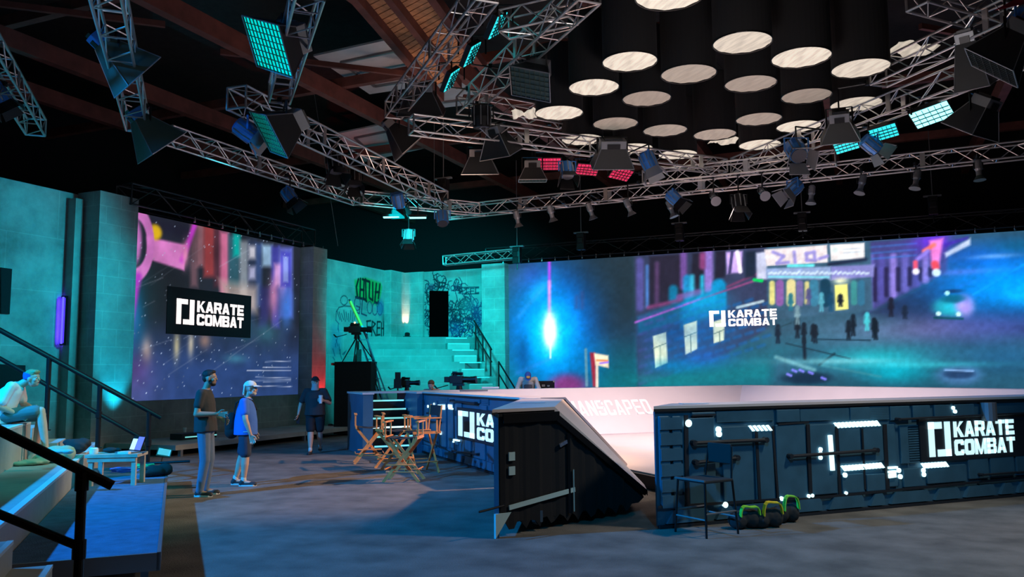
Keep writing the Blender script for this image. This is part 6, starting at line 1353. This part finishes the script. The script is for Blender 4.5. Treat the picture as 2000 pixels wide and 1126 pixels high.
# ---- seated youth
def x4(t, hx, HM, g):
    hair(t, hx, HM, 'hairblond', [((-.01, 0, .06), (.09, .08, .07)), ((.05, 0, .085), (.05, .065, .035)), ((-.05, 0, .0), (.045, .07, .05))]); b = MB(); loft(b, [(hx((-.035, 0, -.01)), .084, .078), (hx((-.03, 0, .035)), .086, .088), (hx((-.02, 0, .07)), .083, .09)], (0, 1, 0)); remeshed(b, 'head_band', mat('blue band', (.04, .10, .45), .8), t, .009, 1)
J4 = dict(hip=(0, 0, .12), chest=(.09, 0, .38), neck=(.22, 0, .53), head=(.36, 0, .60), sL=(.16, .17, .50), sR=(.16, -.17, .50), eL=(.20, .22, .26), eR=(.05, -.22, .24), wL=(.36, .10, .20), wR=(.24, -.12, .13), hL=(.03, .09, .10), hR=(.03, -.09, .10),
          kL=(.48, .06, .11), kR=(.50, -.06, .17), aL=(.40, .10, -.41), aR=(.60, -.08, -.41), fL=(1, .2, 0), fR=(1, -.2, 0), tsR=(0, 0, 1), tsL=(0, 0, 1), yaw=-.25, pitch=-.05)
hp = RG(-2.16, 12.95, 1.1)
figure('seated young person in white tee and grey green shorts leaning forward on the left bleacher', hp, math.radians(14), J4, 'skin_fair', 'teewhite', 'shortsteal', 'shoew', extra=x4, sleeve=.75, vox=.0085, hk=(.8, .8))
# ---- crouching person behind the pit rim
def x5(t, hx, HM, g): hair(t, hx, HM, 'hairbrown', [((-.015, 0, .055), (.1, .085, .08)), ((-.06, 0, .0), (.05, .075, .06)), ((.03, 0, .085), (.055, .065, .03))])
J5 = dict(hip=(-.30, 0, .58), chest=(-.16, 0, .92), neck=(-.02, 0, 1.13), head=(.10, 0, 1.22), sL=(-.06, .17, 1.06), sR=(-.06, -.17, 1.06), eL=(.02, .30, .84), eR=(.02, -.30, .84), wL=(.16, .12, .98), wR=(.16, -.12, .98), hL=(-.26, .10, .52), hR=(-.26, -.10, .52),
          kL=(.10, .14, .44), kR=(.10, -.14, .44), aL=(-.02, .15, .09), aR=(-.02, -.15, .09), yaw=-.15, pitch=.25, tsL=(0, 0, 1), tsR=(0, 0, 1))
p = at(843, 750, 21.4)
figure('crouching person in dusty pink tee behind the far left rim of the pit', (p.x, p.y, p.z-1.24), math.radians(-92), J5, 'skin_fair', 'teepink', 'black2', extra=x5, vox=.011)
o = MB().box(-.25, .25, -.25, .25, 0, p.z-1.24+.40).build('low_stool', 'black', bevel=.02); o.location = (p.x, p.y+.36, 0); tag(o, 'black box seat under the crouching person behind the pit', 'stool')
# ---- person in pale hoodie bending over a case
def x6(t, hx, HM, g):
    cap_hat(t, hx, HM, mat('blue knit cap', (.05, .14, .5), .9), visor=(1, 0)); b = MB(); ell(b, hx((.085, 0, .075)), (.05, .06, .035), HM); remeshed(b, 'cap_front', mat('mustard cap front', (.75, .42, .12), .8), t, .01, 1)
    b = MB(); c = g('chest')+V(.14, 0, -.06); ell(b, c, (.05, .12, .12)); remeshed(b, 'apron', 'apron', t, .011, 1)
J6 = dict(hip=(-.36, 0, .98), chest=(-.10, 0, 1.28), neck=(.10, 0, 1.43), head=(.22, 0, 1.50), sL=(.04, .20, 1.42), sR=(.04, -.20, 1.42), eL=(.02, .30, 1.16), eR=(.02, -.30, 1.16), wL=(.20, .22, .98), wR=(.20, -.22, .98), hL=(-.36, .10, .92), hR=(-.36, -.10, .92),
          kL=(-.30, .12, .50), kR=(-.30, -.12, .50), aL=(-.34, .12, .09), aR=(-.34, -.12, .09), pitch=.95, topname='hoodie', tsL=(0, 1, 0), tsR=(0, -1, 0))
p = at(1031, 737, 23.2)
figure('person in pale hoodie and blue cap bending over gear behind the pit', (p.x, p.y, max(.0, p.z-1.46)), math.radians(-90), J6, 'skin_fair', 'hoodie', 'black2', extra=x6, long_sleeve=True, vox=.011, short=False, build=1.08)
o = MB().box(-.45, .45, -.3, .3, 0, .94).box(-.48, .48, -.33, .33, .88, .95).build('work_case', 'black', bevel=.01); o.location = (p.x, p.y-.28, 0); tag(o, 'black road case the hooded person leans over, behind the pit', 'case')
